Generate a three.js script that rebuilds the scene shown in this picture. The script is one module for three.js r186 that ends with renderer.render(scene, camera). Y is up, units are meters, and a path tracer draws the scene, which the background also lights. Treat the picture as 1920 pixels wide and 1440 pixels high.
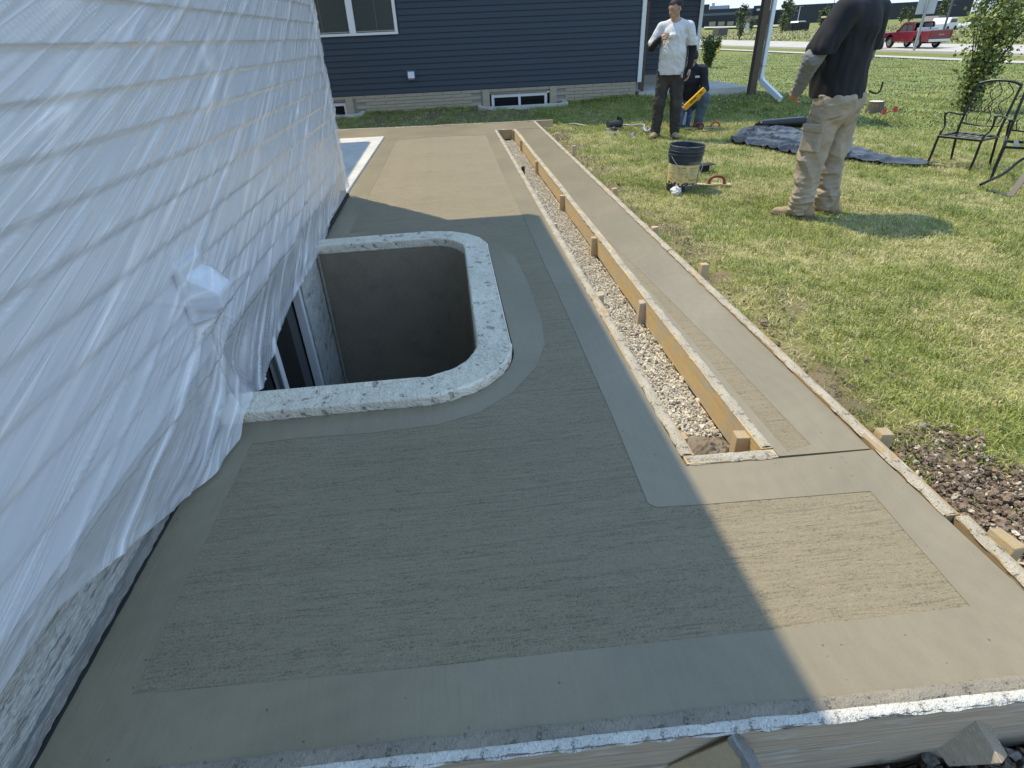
import * as THREE from 'three';
import { RoundedBoxGeometry } from 'three/addons/geometries/RoundedBoxGeometry.js';
import { mergeGeometries, mergeVertices, toCreasedNormals } from 'three/addons/utils/BufferGeometryUtils.js';
import { createNoise3D, createNoise2D } from 'simplex-noise';

// ---------------------------------------------------------------- camera, sky, sun, exposure
const scene = new THREE.Scene();
const EYE = new THREE.Vector3(0, 1.2, 0);
const LENS = 1048;                                             // focal length in pixels of the 1920 x 1440 photograph
const camera = new THREE.PerspectiveCamera(2 * Math.atan(720 / LENS) * 180 / Math.PI, 4 / 3, 0.05, 3000);
const camRight = new THREE.Vector3(0.99288651, -0.03811094, 0.11280042);
const camUp = new THREE.Vector3(0.09200642, 0.84690975, -0.52371624);
const camBack = new THREE.Vector3(-0.07557246, 0.53036915, 0.84439172);
camera.position.copy(EYE);
camera.quaternion.setFromRotationMatrix(new THREE.Matrix4().makeBasis(camRight, camUp, camBack));
scene.add(camera);

const renderer = new THREE.WebGLRenderer({ antialias: true });
renderer.toneMapping = THREE.LinearToneMapping;
renderer.toneMappingExposure = 1.10;
renderer.shadowMap.enabled = true;

function makeSky() {
  const W = 256, H = 128, d = new Float32Array(W * H * 4);
  for (let j = 0; j < H; j++) {
    const e = Math.max(0, ((j + 0.5) / H - 0.5) * 2), k = Math.pow(1 - e, 2.6), low = j < H / 2;
    for (let i = 0; i < W; i++) {
      const o = (j * W + i) * 4;
      d[o] = low ? 0.22 : 0.37 + 0.50 * k; d[o + 1] = low ? 0.22 : 0.67 + 0.36 * k; d[o + 2] = low ? 0.17 : 1.16 + 0.03 * k; d[o + 3] = 1;
    }
  }
  const t = new THREE.DataTexture(d, W, H, THREE.RGBAFormat, THREE.FloatType);
  t.mapping = THREE.EquirectangularReflectionMapping; t.magFilter = THREE.LinearFilter; t.minFilter = THREE.LinearFilter; t.needsUpdate = true;
  return t;
}
scene.background = makeSky();
scene.environment = scene.background;

const SUN = new THREE.Vector3(-0.3265, 0.866, -0.3785).normalize();
const sun = new THREE.DirectionalLight(new THREE.Color().setRGB(1, 0.88, 0.67), 4.6);
sun.position.copy(SUN).multiplyScalar(60);
sun.castShadow = true; sun.shadow.mapSize.set(4096, 4096);
Object.assign(sun.shadow.camera, { left: -40, right: 60, top: 60, bottom: -40, near: 1, far: 200 });
scene.add(sun); scene.add(sun.target);

// ---------------------------------------------------------------- helpers
let seedState = 12345;
function rnd() { seedState = (seedState * 1664525 + 1013904223) >>> 0; return seedState / 4294967296; }
const R = (a, b) => a + (b - a) * rnd();
const V = (x, y, z) => new THREE.Vector3(x, y, z);
const n3 = createNoise3D(rnd), n2 = createNoise2D(rnd);
const clamp = (x, a = 0, b = 1) => Math.min(b, Math.max(a, x));
const sstep = (a, b, x) => { const t = clamp((x - a) / (b - a)); return t * t * (3 - 2 * t); };
const lerp = (a, b, t) => a + (b - a) * t;

// a pixel of the photograph gives a direction; the height of the ground it touches gives the point
function ray(px, py) { return V(0, 0, 0).addScaledVector(camRight, px - 960).addScaledVector(camUp, 720 - py).addScaledVector(camBack, -LENS).normalize(); }
function G(px, py, h = 0) { const d = ray(px, py), t = (h - EYE.y) / d.y; return V(d.x * t, h, d.z * t); }
function onGround(px, py) {
  const d = ray(px, py); let a = 0.3, p = V(0, 0, 0);
  for (let t = 0.3; t < 500; t *= 1.01) { p.copy(EYE).addScaledVector(d, t); if (p.y < ground(p.x, p.z)) break; a = t; }
  let b = a * 1.011;
  for (let k = 0; k < 24; k++) { const m = (a + b) / 2; p.copy(EYE).addScaledVector(d, m); if (p.y < ground(p.x, p.z)) b = m; else a = m; }
  p.copy(EYE).addScaledVector(d, a); p.y = ground(p.x, p.z); return p;
}
function atDistance(px, py, dist) { const d = ray(px, py), t = dist / Math.hypot(d.x, d.z); return V(d.x * t, EYE.y + d.y * t, d.z * t); }

const used = {};
function numbered(n) { const k = used[n] = (used[n] ?? -1) + 1; return k ? n + '_' + String(k).padStart(3, '0') : n; }
function mesh(name, geo, m, parent) {
  const o = new THREE.Mesh(geo, m); o.name = name; o.castShadow = true; o.receiveShadow = true;
  (parent ?? scene).add(o); if (!parent) o.name = numbered(name);
  return o;
}
function tag(o, label, category, group) { Object.assign(o.userData, { label, category }); if (group) o.userData.group = group; return o; }
function thing(name, label, category, p = [0, 0, 0], turn = 0, group) {
  const o = new THREE.Group(); o.name = numbered(name); scene.add(o);
  if (p.isVector3) o.position.copy(p); else o.position.set(...p);
  o.rotation.y = turn; return tag(o, label, category, group);
}
function struct(o) { o.userData.kind = 'structure'; return o; }
function stuff(o) { o.userData.kind = 'stuff'; return o; }
function at(o, x, y, z, rx = 0, ry = 0, rz = 0) { o.position.set(x, y, z); o.rotation.set(rx, ry, rz); return o; }
const box = (w, h, d, x = 0, y = 0, z = 0) => new THREE.BoxGeometry(w, h, d).translate(x, y, z);
const rbox = (w, h, d, r = 0.005, x = 0, y = 0, z = 0) => new RoundedBoxGeometry(w, h, d, 1, Math.min(r, w / 2.1, h / 2.1, d / 2.1)).translate(x, y, z);
const cyl = (r0, r1, h, n = 16, open = false) => new THREE.CylinderGeometry(r1, r0, h, n, 1, open).translate(0, h / 2, 0);
function tube(pts, r, seg = 24, rad = 6, closed = false) { return new THREE.TubeGeometry(new THREE.CatmullRomCurve3(pts.map((p) => p.isVector3 ? p : V(...p)), closed), seg, r, rad, closed); }
function bar(a, b, w, h = w) {                                // a straight bar of rectangular section between two points
  const A = a.isVector3 ? a : V(...a), B = b.isVector3 ? b : V(...b), d = B.clone().sub(A), g = new THREE.BoxGeometry(w, h, d.length());
  const q = new THREE.Quaternion().setFromRotationMatrix(new THREE.Matrix4().lookAt(V(0, 0, 0), d.clone().negate(), Math.abs(d.clone().normalize().y) > 0.98 ? V(1, 0, 0) : V(0, 1, 0)));
  return g.applyQuaternion(q).translate((A.x + B.x) / 2, (A.y + B.y) / 2, (A.z + B.z) / 2);
}
function rod(a, b, r, r2 = r, n = 8) {
  const A = a.isVector3 ? a : V(...a), B = b.isVector3 ? b : V(...b), d = B.clone().sub(A);
  return new THREE.CylinderGeometry(r2, r, d.length(), n).applyQuaternion(new THREE.Quaternion().setFromUnitVectors(V(0, 1, 0), d.clone().normalize())).translate((A.x + B.x) / 2, (A.y + B.y) / 2, (A.z + B.z) / 2);
}
const merge = (l) => mergeGeometries(l.map((g) => { const n = g.index ? g.toNonIndexed() : g; for (const k of Object.keys(n.attributes)) if (!['position', 'normal', 'uv'].includes(k)) n.deleteAttribute(k); return n; }));
function flat(points, y, holes = []) {                         // a level sheet from [x, z] points, uv in metres
  const s = new THREE.Shape(points.map(([x, z]) => new THREE.Vector2(x, -z)));
  for (const h of holes) s.holes.push(new THREE.Path(h.map(([x, z]) => new THREE.Vector2(x, -z))));
  return new THREE.ShapeGeometry(s).rotateX(-Math.PI / 2).translate(0, y, 0);
}
function slabOf(points, top, depth, holes = [], bevel = 0) {
  const s = new THREE.Shape(points.map(([x, z]) => new THREE.Vector2(x, -z)));
  for (const h of holes) s.holes.push(new THREE.Path(h.map(([x, z]) => new THREE.Vector2(x, -z))));
  const g = new THREE.ExtrudeGeometry(s, { depth: depth - bevel, bevelEnabled: bevel > 0, bevelThickness: bevel, bevelSize: bevel, bevelOffset: -bevel, bevelSegments: 2, steps: 1 });
  return g.rotateX(-Math.PI / 2).translate(0, top - depth, 0);
}
function rough(geo, amp, freq, seed = 0) {                     // pushes vertices along a noise field, shared corners stay together
  const p = geo.attributes.position;
  for (let i = 0; i < p.count; i++) {
    const x = p.getX(i), y = p.getY(i), z = p.getZ(i);
    p.setXYZ(i, x + amp * n3(x * freq + seed, y * freq, z * freq), y + amp * n3(x * freq, y * freq + 17 + seed, z * freq), z + amp * n3(x * freq, y * freq, z * freq + 31 + seed));
  }
  geo.computeVertexNormals(); return geo;
}

// ---------------------------------------------------------------- textures and materials
function lattice(per, seed) { const a = new Float32Array(per * per); let s = seed * 7919 + 11; for (let i = 0; i < a.length; i++) { s = (s * 1664525 + 1013904223) >>> 0; a[i] = s / 4294967296; } return a; }
const lats = {};
function vnoise(u, v, perU, perV, seed) {                      // tileable value noise, u and v in 0..1
  const per = Math.max(perU, perV), L = lats[per + ':' + seed] ??= lattice(per, seed), x = u * perU, y = v * perV, xi = Math.floor(x), yi = Math.floor(y);
  let fx = x - xi, fy = y - yi; fx = fx * fx * (3 - 2 * fx); fy = fy * fy * (3 - 2 * fy);
  const x0 = ((xi % perU) + perU) % perU, x1 = (x0 + 1) % perU, y0 = ((yi % perV) + perV) % perV, y1 = (y0 + 1) % perV;
  return lerp(lerp(L[y0 * per + x0], L[y0 * per + x1], fx), lerp(L[y1 * per + x0], L[y1 * per + x1], fx), fy);
}
function fbm(u, v, p, oct, seed) { let s = 0, a = 0.5, t = 0; for (let o = 0; o < oct; o++) { s += a * vnoise(u, v, p << o, p << o, seed + o); t += a; a *= 0.55; } return s / t; }
const toS = (x) => { x = clamp(x); return Math.round(255 * (x <= 0.0031308 ? x * 12.92 : 1.055 * Math.pow(x, 1 / 2.4) - 0.055)); };
function dataTex(N, fn, metres, srgb = true, M = N) {          // fn(u, v) gives linear colour, or one number for a data map
  const d = new Uint8Array(N * M * 4);
  for (let j = 0; j < M; j++) for (let i = 0; i < N; i++) {
    const c = fn(i / N, j / M), o = (j * N + i) * 4;
    if (srgb) { d[o] = toS(c[0]); d[o + 1] = toS(c[1]); d[o + 2] = toS(c[2]); } else d[o] = d[o + 1] = d[o + 2] = Math.round(255 * clamp(c));
    d[o + 3] = 255;
  }
  const t = new THREE.DataTexture(d, N, M, THREE.RGBAFormat);
  t.wrapS = t.wrapT = THREE.RepeatWrapping; t.magFilter = THREE.LinearFilter; t.minFilter = THREE.LinearMipmapLinearFilter; t.generateMipmaps = true;
  if (srgb) t.colorSpace = THREE.SRGBColorSpace;
  const [mx, my] = Array.isArray(metres) ? metres : [metres, metres];
  t.repeat.set(1 / mx, 1 / my); t.needsUpdate = true; return t;
}
const rgb = (r, g, b) => new THREE.Color().setRGB(r, g, b);
const std = (r, g, b, roughness = 0.8, o = {}) => new THREE.MeshStandardMaterial({ color: rgb(r, g, b), roughness, side: THREE.DoubleSide, ...o });
const phys = (r, g, b, roughness = 0.5, o = {}) => new THREE.MeshPhysicalMaterial({ color: rgb(r, g, b), roughness, side: THREE.DoubleSide, ...o });
const scale3 = (c, k) => [c[0] * k, c[1] * k, c[2] * k];
const mix3 = (a, b, t) => [lerp(a[0], b[0], t), lerp(a[1], b[1], t), lerp(a[2], b[2], t)];

const SLAB = [0.226, 0.190, 0.125];
const troweled = (() => {
  const arcSet = [[0.2, 0.3, 160, 0.018], [0.75, 0.55, 190, 0.016], [0.45, 0.85, 150, 0.018], [0.85, 0.1, 210, 0.014]];
  const pits = []; for (let k = 0; k < 260; k++) pits.push([rnd(), rnd(), R(0.0008, 0.002), R(0.35, 0.75)]);
  const cell = {}; for (const p of pits) (cell[Math.floor(p[0] * 32) + ':' + Math.floor(p[1] * 32)] ??= []).push(p);
  const pit = (u, v) => { let k = 1; const ci = Math.floor(u * 32), cj = Math.floor(v * 32); for (let a = -1; a < 2; a++) for (let b = -1; b < 2; b++) for (const p of cell[((ci + a + 32) % 32) + ':' + ((cj + b + 32) % 32)] ?? []) { const d = Math.hypot(u - p[0], (v - p[1]) * (0.7 + p[3])); if (d < p[2]) k = Math.min(k, p[3] + 0.2 * d / p[2]); } return k; };
  const map = dataTex(1024, (u, v) => {
    const arcs = arcSet.reduce((q, [cx, cy, f, a]) => { const d = Math.hypot(u - cx, v - cy); return q + a * Math.sin(d * f + 3 * vnoise(u, v, 6, 6, 19)) * sstep(0.30, 0.10, Math.abs(d - 0.22)); }, 0), big = fbm(u, v, 5, 4, 3), streak = vnoise(u + 0.01 * big, v, 220, 14, 9), fine = vnoise(u, v, 500, 500, 5);
    return scale3(mix3(SLAB, [0.248, 0.210, 0.138], big), (0.79 + 0.18 * big + 0.05 * streak + 0.06 * fine + arcs + 0.10 * sstep(0.45, 0.7, fbm(u, v, 3, 5, 13))) * pit(u, v));
  }, 1.9);
  const bump = dataTex(1024, (u, v) => 0.45 * fbm(u, v, 8, 4, 23) + 0.3 * vnoise(u, v, 260, 20, 9) + 0.15 * vnoise(u, v, 420, 420, 5) + 0.4 * (pit(u, v) - 1), 1.9, false);
  return new THREE.MeshStandardMaterial({ map, bumpMap: bump, bumpScale: 0.0012, roughness: 0.40, side: THREE.DoubleSide });
})();
const broomed = (() => {
  const h = (u, v) => {
    const warp = 0.004 * (vnoise(u, v, 9, 9, 71) - 0.5);
    const a = vnoise(u, v + warp, 22, 330, 31), b = vnoise(u, v + warp, 110, 460, 32), c = vnoise(u, v, 430, 500, 33), d = vnoise(u, v + warp, 3, 90, 34), e = vnoise(u, v, 300, 360, 38);
    return clamp(0.22 * a + 0.20 * b + 0.30 * c + 0.10 * d + 0.18 * e);
  };
  const map = dataTex(1024, (u, v) => {
    const k = h(u, v), big = fbm(u, v, 4, 3, 36), groove = sstep(0.74, 0.92, vnoise(u, v + 0.004 * (vnoise(u, v, 9, 9, 71) - 0.5), 5, 210, 44)), dark = sstep(0.40, 0.28, k);
    return scale3(mix3(SLAB, [0.238, 0.201, 0.134], big), (0.94 + 0.07 * big + 0.7 * (k - 0.5)) * (1 - 0.24 * dark) * (1 - 0.18 * groove));
  }, 1.13);
  const bump = dataTex(1024, h, 1.13, false);
  return new THREE.MeshStandardMaterial({ map, bumpMap: bump, bumpScale: 0.004, roughness: 0.95, side: THREE.DoubleSide });
})();
const oldConcrete = (base, tile, pitty = 0.5, bumpScale = 0.006) => {
  const f = (u, v) => { const k = fbm(u, v, 24, 3, 51), k2 = fbm(u, v, 70, 2, 55), patch = fbm(u, v, 4, 2, 58), h = Math.max(sstep(0.30, 0.22, k), sstep(0.24, 0.16, k2) * 0.8 * patch * 1.4) * pitty; return [k, h]; };
  const map = dataTex(512, (u, v) => { const [k, h] = f(u, v), big = fbm(u, v, 3, 4, 53), g = vnoise(u, v, 250, 250, 57); return scale3(base, (0.78 + 0.30 * big + 0.14 * (g - 0.5)) * (1 - 0.68 * h) * (0.9 + 0.2 * k)); }, tile);
  const bump = dataTex(512, (u, v) => { const [k, h] = f(u, v); return 0.7 * k + 0.2 * vnoise(u, v, 160, 160, 59) - 0.5 * h + 0.2; }, tile, false);
  return new THREE.MeshStandardMaterial({ map, bumpMap: bump, bumpScale, roughness: 0.92, side: THREE.DoubleSide });
};
const wood = (a, b, tile = [0.6, 0.09], rough = 0.75, splash = 0, splashColor = [0.42, 0.40, 0.35]) => {
  const map = dataTex(512, (u, v) => {
    const w = fbm(u, v, 4, 3, 61), grain = vnoise(u, v + 0.03 * w, 6, 60, 63), fine = vnoise(u, v, 24, 240, 65), s = splash ? sstep(1 - splash, 1 - splash + 0.07, fbm(u, v, 7, 4, 67)) : 0;
    return mix3(scale3(mix3(a, b, clamp(grain * 0.8 + 0.3 * w - 0.1)), 0.86 + 0.28 * fine), scale3(splashColor, 0.8 + 0.4 * fine), s);
  }, tile, true, 256);
  const bump = dataTex(512, (u, v) => 0.6 * vnoise(u, v, 6, 60, 63) + 0.4 * vnoise(u, v, 24, 240, 65), tile, false, 256);
  return new THREE.MeshStandardMaterial({ map, bumpMap: bump, bumpScale: 0.0012, roughness: rough, side: THREE.DoubleSide });
};
const cloth = (c, tile = 0.35, vary = 0.25, rough = 0.9) => {
  const map = dataTex(256, (u, v) => scale3(c, 1 - vary / 2 + vary * fbm(u, v, 4, 4, 81) + 0.10 * (vnoise(u, v, 128, 128, 83) - 0.5)), tile);
  return new THREE.MeshStandardMaterial({ map, roughness: rough, side: THREE.DoubleSide });
};
const M = {
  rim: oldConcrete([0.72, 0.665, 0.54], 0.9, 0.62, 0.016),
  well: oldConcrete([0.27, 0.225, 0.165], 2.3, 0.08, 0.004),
  foundation: oldConcrete([0.46, 0.45, 0.41], 0.8, 0.5, 0.010),
  block: oldConcrete([0.46, 0.40, 0.30], 1.2, 0.15, 0.003),
  landing: oldConcrete([0.58, 0.56, 0.51], 2.0, 0.12, 0.002),
  road: oldConcrete([0.46, 0.43, 0.385], 6.0, 0.15, 0.003),
  crust: oldConcrete([0.44, 0.395, 0.31], 0.26, 0.6, 0.009),
  greyCrust: oldConcrete([0.27, 0.24, 0.19], 0.30, 0.45, 0.008),
  whiteCrust: oldConcrete([0.66, 0.64, 0.58], 0.18, 0.55, 0.008),
  formWood: wood([0.42, 0.30, 0.16], [0.30, 0.21, 0.11], [0.7, 0.1], 0.8, 0.30),
  yellowWood: wood([0.62, 0.45, 0.22], [0.50, 0.35, 0.16], [0.8, 0.12], 0.75, 0.52, [0.46, 0.40, 0.29]),
  greyWood: wood([0.56, 0.465, 0.34], [0.40, 0.325, 0.23], [0.9, 0.14], 0.85, 0.40, [0.54, 0.49, 0.40]),
  newWood: wood([0.58, 0.45, 0.27], [0.45, 0.33, 0.18], [0.4, 0.08], 0.75, 0.25),
  postWood: wood([0.125, 0.092, 0.062], [0.075, 0.055, 0.04], [1.0, 0.12], 0.8),
  dark: std(0.012, 0.012, 0.012, 0.7), soil: std(0.11, 0.08, 0.055, 1),
  whiteVinyl: std(0.74, 0.75, 0.75, 0.5), whiteMetal: std(0.72, 0.75, 0.78, 0.35), siding: std(0.64, 0.65, 0.66, 0.55),
  glass: phys(0.012, 0.016, 0.018, 0.06), steel: std(0.55, 0.55, 0.55, 0.35, { metalness: 0.8 }),
};

// ---------------------------------------------------------------- the ground
const HEIGHTS = [[1.4, -0.4, -0.12], [1.45, -1.2, -0.10], [1.45, -3, -0.11], [1.5, -6, -0.13], [1.55, -9, -0.15], [2.2, -5.5, -0.20], [2.4, -2.5, -0.17], [2.6, -10.3, -0.24], [3.1, -4.5, -0.22], [3.4, -9.2, -0.28],
  [4.4, -1.5, -0.28], [4.5, -7.5, -0.28], [5.7, -6, -0.32], [5.2, -11, -0.32], [6.5, -11, -0.40], [7.6, -10.9, -0.52], [8.3, -10.7, -0.58], [8.3, -7, -0.55], [9, -3, -0.6], [9.2, -12.3, -0.57], [12, -13.2, -0.80], [12, -8, -0.8],
  [8.1, -13.6, -0.32], [9.5, -16, -0.45], [6.6, -12.6, -0.10], [4.2, -12.9, -0.05], [2, -12.6, -0.11], [0, -12.9, -0.09], [-2.2, -12.9, -0.09], [-4, -12.5, -0.1], [0, -10.3, -0.13], [1.6, -10.3, -0.17], [-2, -10.4, -0.12], [14.5, -15.5, -0.98], [18.5, -14, -0.66], [19, -20, -0.62], [15.5, -23, -0.64], [13, -19, -0.85], [21, -17, -0.6],
  [0.6, -0.3, -0.24], [1.2, 0, -0.2], [0, 0.5, -0.24], [-3, 1, -0.24], [3, 1, -0.26], [6, 2, -0.4], [10.8, -25.4, -0.45], [6.6, -16, -0.1], [-6, -20, -0.1], [-6, -8, -0.1]];
function ground(x, z) {
  const D = Math.hypot(x, z);
  let far = -0.85;
  if (D > 75) far = D < 300 ? lerp(-0.85, 0.45, (D - 75) / 225) : 0.45 + (D - 300) * 0.002;
  if (D > 32) return far;
  let s = 0, w = 0;
  for (const [a, b, h] of HEIGHTS) { const q = 1 / (Math.pow((x - a) ** 2 + (z - b) ** 2, 1.7) + 0.02); s += h * q; w += q; }
  let near = s / w + 0.012 * n2(x * 0.9, z * 0.9) + 0.006 * n2(x * 3.1, z * 3.1);
  return lerp(near, far, sstep(15, 29, D));
}
const inPatio = (x, z) => x > -0.97 && x < 1.345 + 0.012 * (-z - 1) && z < -0.56 && z > -9.95;
const dirtAmount = (x, z) => {                                  // bare soil along the forms
  const edge = 1.34 + 0.012 * (-z - 1), d = x - edge, n = 0.5 + 0.5 * n2(x * 2.3 + 9, z * 1.6), n1 = 0.5 + 0.5 * n2(x * 7, z * 7);
  let k = sstep(0.34, 0.03, d - 0.35 * n * n - 0.08 * n1) * (0.35 + 0.65 * n);
  k = Math.max(k, sstep(1.08, 0.72, Math.hypot((x - 1.58) / 0.29, (z + 1.00) / 0.42) + 0.5 * (n1 - 0.5) + 0.3 * (n - 0.5)));
  for (const [px, pz, r] of [[1.75, -7.2, 0.28], [1.62, -4.3, 0.3], [1.95, -9.7, 0.3], [1.55, -3.1, 0.16], [1.68, -8.1, 0.22]]) k = Math.max(k, 0.9 * sstep(r, r * 0.4, Math.hypot(x - px, z - pz) + 0.12 * (n1 - 0.5)));
  if (z > -0.58) k = 1;
  return clamp(k);
};
const strawAmount = (x, z) => clamp(0.66 + 0.80 * n2(x * 0.8 + 3, z * 0.9) + 0.4 * n2(x * 2.4, z * 2.6 + 5)) * sstep(12, 5, Math.hypot(x - 2.5, z + 4));
{
  const lines = (from, to, dense0, dense1, step, grow) => {
    const l = []; for (let a = dense0; a <= dense1 + 1e-6; a += step) l.push(a);
    let s = step; for (let a = dense1; a < to;) { s *= grow; a += s; l.push(Math.min(a, to)); }
    s = step; for (let a = dense0; a > from;) { s *= grow; a -= s; l.unshift(Math.max(a, from)); }
    return l;
  };
  const xs = lines(-260, 900, -2, 9, 0.1, 1.13), zs = lines(-900, 40, -13.5, 1.2, 0.1, 1.13);
  const pos = [], uv = [], col = [], idx = [];
  for (const z of zs) for (const x of xs) {
    const D = Math.hypot(x, z);
    let y = ground(x, z), c;
    const dirt = D < 20 ? dirtAmount(x, z) : 0, straw = strawAmount(x, z);
    if (inPatio(x, z)) y = -1.7; else if (x < -0.5 && z > -9.9 && z < 3) y = -1.7;
    y += dirt * 0.03 * (n2(x * 6, z * 6) + 0.6 * n2(x * 15, z * 15));
    const patch = 0.5 + 0.5 * n2(x * 0.13, z * 0.13), p2 = 0.5 + 0.5 * n2(x * 0.6 + 40, z * 0.6);
    c = mix3([0.165, 0.20, 0.035], [0.30, 0.265, 0.10], clamp(0.5 * patch * p2 + 0.5 * straw));
    c = mix3(c, [0.175, 0.125, 0.085], dirt);
    pos.push(x, y, z); uv.push(x, -z); col.push(...c);
  }
  const W = xs.length;
  for (let j = 0; j < zs.length - 1; j++) for (let i = 0; i < W - 1; i++) { const a = j * W + i; idx.push(a, a + W, a + 1, a + 1, a + W, a + W + 1); }
  const g = new THREE.BufferGeometry();
  g.setAttribute('position', new THREE.Float32BufferAttribute(pos, 3)); g.setAttribute('uv', new THREE.Float32BufferAttribute(uv, 2)); g.setAttribute('color', new THREE.Float32BufferAttribute(col, 3));
  g.setIndex(idx); g.computeVertexNormals();
  const map = dataTex(512, (u, v) => { const k = 0.62 + 0.5 * fbm(u, v, 10, 4, 91) + 0.25 * (vnoise(u, v, 180, 180, 95) - 0.5); return [k, k, k * 0.95]; }, 2.7);
  const bump = dataTex(512, (u, v) => 0.5 * fbm(u, v, 40, 3, 97) + 0.5 * vnoise(u, v, 170, 170, 95), 2.7, false);
  struct(mesh('lawn', g, new THREE.MeshStandardMaterial({ vertexColors: true, map, bumpMap: bump, bumpScale: 0.03, roughness: 1, side: THREE.DoubleSide })));
}
function ribbon(x0, x1, z0, z1, lift, n = 60) {                // a strip of paving that follows the ground
  const pos = [], uv = [], idx = [];
  for (let k = 0; k <= n; k++) { const z = lerp(z0, z1, k / n); for (const x of [x0, x1]) { pos.push(x, ground((x0 + x1) / 2, z) + lift, z); uv.push(x, -z); } if (k < n) { const a = k * 2; idx.push(a, a + 1, a + 2, a + 1, a + 3, a + 2); } }
  const g = new THREE.BufferGeometry(); g.setAttribute('position', new THREE.Float32BufferAttribute(pos, 3)); g.setAttribute('uv', new THREE.Float32BufferAttribute(uv, 2)); g.setIndex(idx); g.computeVertexNormals(); return g;
}
struct(mesh('road', ribbon(31.2, 41.2, 60, -320, 0.03, 120), M.road));
struct(mesh('sidewalk', ribbon(26.1, 27.3, 60, -320, 0.06, 120), M.road));
struct(mesh('kerb', (() => { const l = []; for (let z = 60; z > -320; z -= 4) { const y0 = ground(31.1, z), y1 = ground(31.1, z - 4); l.push(bar([31.12, y0 + 0.05, z], [31.12, y1 + 0.05, z - 4], 0.15, 0.14)); } return merge(l); })(), M.road));
struct(mesh('parking_lot', (() => { const pts = []; for (const [px, py] of [[1320, 56], [1460, 52], [1460, 50.5], [1320, 53]]) pts.push(onGround(px, py)); const g = new THREE.BufferGeometry(); g.setAttribute('position', new THREE.Float32BufferAttribute(pts.flatMap((p) => [p.x, p.y + 0.5, p.z]), 3)); g.setAttribute('uv', new THREE.Float32BufferAttribute(pts.flatMap((p) => [p.x, p.z]), 2)); g.setIndex([0, 1, 2, 0, 2, 3]); g.computeVertexNormals(); return g; })(), M.road));

// ---------------------------------------------------------------- the new concrete: a slab with troweled borders round broomed fields
const XZ = (l) => l.map(([a, b]) => { const p = G(a, b, 0); return [p.x, p.z]; });
function arc(cx, cz, r, a0, a1, n = 8) { const l = []; for (let k = 0; k <= n; k++) { const a = lerp(a0, a1, k / n); l.push([cx + r * Math.cos(a), cz - r * Math.sin(a)]); } return l; }
const WALL = -0.955;
// outline of the window well, from the wall round and back (outer side of its rim grown by g)
function wellU(g) {
  const xr = 0.205 + g, zf = -1.815 + g, zb = -3.98 - g, r = 0.40 + g * 0.85;
  return [[WALL - 0.002, zf], ...arc(xr - r, zf - r, r, -Math.PI / 2, 0, 20), ...arc(xr - r, zb + r, r, 0, Math.PI / 2, 20), [WALL - 0.002, zb]];
}
const HOLE_GAP = 0.006;
const channel = [[0.668, -1.318], [0.980, -1.308], [1.030, -8.98], [0.716, -9.05]];
const landing = [[WALL, -5.43], [-0.885, -8.90], [-2.6, -8.95], [-2.6, -5.43]];
const slabOutline = [[WALL, -0.625], [-0.593, -0.612], [0.064, -0.587], [0.621, -0.568], [1.300, -0.552], [1.293, -1.302], [0.980, -1.308], [0.668, -1.318], [0.716, -9.05], [1.030, -8.98], [1.395, -8.98], [1.398, -9.72], [0.126, -9.87], [-1.25, -10.03], [-2.6, -10.1], [-2.6, -8.955], [-0.885, -8.905], [WALL, -5.425], [WALL, -4.0 - HOLE_GAP], ...wellU(HOLE_GAP).reverse(), [WALL, -1.8]];
const wob = (l, a = 0.006) => l.map(([x, z]) => [x + a * n2(x * 9, z * 9), z + a * n2(x * 9 + 50, z * 9)]);
const fieldFront = wob([[-0.801, -0.778], [-0.79, -1.672], [-0.627, -1.680], [-0.361, -1.668], [-0.13, -1.678], [0.03, -1.735], [0.164, -1.845], [0.286, -2.02], [0.358, -2.225], [0.381, -2.476], [0.383, -2.972], [0.361, -3.436], [0.268, -3.732], [0.097, -3.956], [-0.209, -4.149], [-0.468, -4.216], [-0.775, -4.207], [-0.762, -5.139], [-0.698, -8.60],
  [-0.1, -8.70], [0.560, -8.62], [0.534, -5.819], [0.53, -4.338], [0.521, -2.511], [0.508, -1.61], [0.497, -1.175], [0.517, -1.155], [0.657, -1.147], [1.161, -1.126], [1.142, -0.728], [0.716, -0.731], [-0.154, -0.752]], 0.004);
{
  const patio = new THREE.Group(); patio.name = 'patio'; scene.add(patio); struct(patio);
  mesh('troweled_border', slabOf(slabOutline, 0, 0.10, [fieldFront]), troweled, patio);
  mesh('broomed_field', flat(fieldFront, -0.0018), broomed, patio);
  const walk = new THREE.Group(); walk.name = 'walkway_strip'; scene.add(walk); struct(walk);
  const field2 = wob([[1.02, -1.34], [1.115, -1.36], [1.10, -2.0], [1.06, -2.9], [1.02, -3.6], [1.005, -3.6]], 0.004);
  mesh('troweled_strip', slabOf([[0.984, -1.322], [1.292, -1.312], [1.393, -8.974], [1.034, -8.974]], -0.003, 0.10, [field2]), troweled, walk);
  mesh('broomed_band', flat(field2, -0.0045), broomed, walk);
  struct(mesh('landing', slabOf([[-0.962, -5.44], [-0.892, -8.89], [-2.6, -8.94], [-2.6, -5.44]], 0.022, 0.2, [], 0.008), M.landing));
  // the sub-base seen at the bottom of cracks and under the boards
  struct(mesh('subbase', flat([[0.6, -0.6], [1.29, -0.57], [1.40, -9.7], [0.6, -9.75]], -0.165), M.soil));
}

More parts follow.
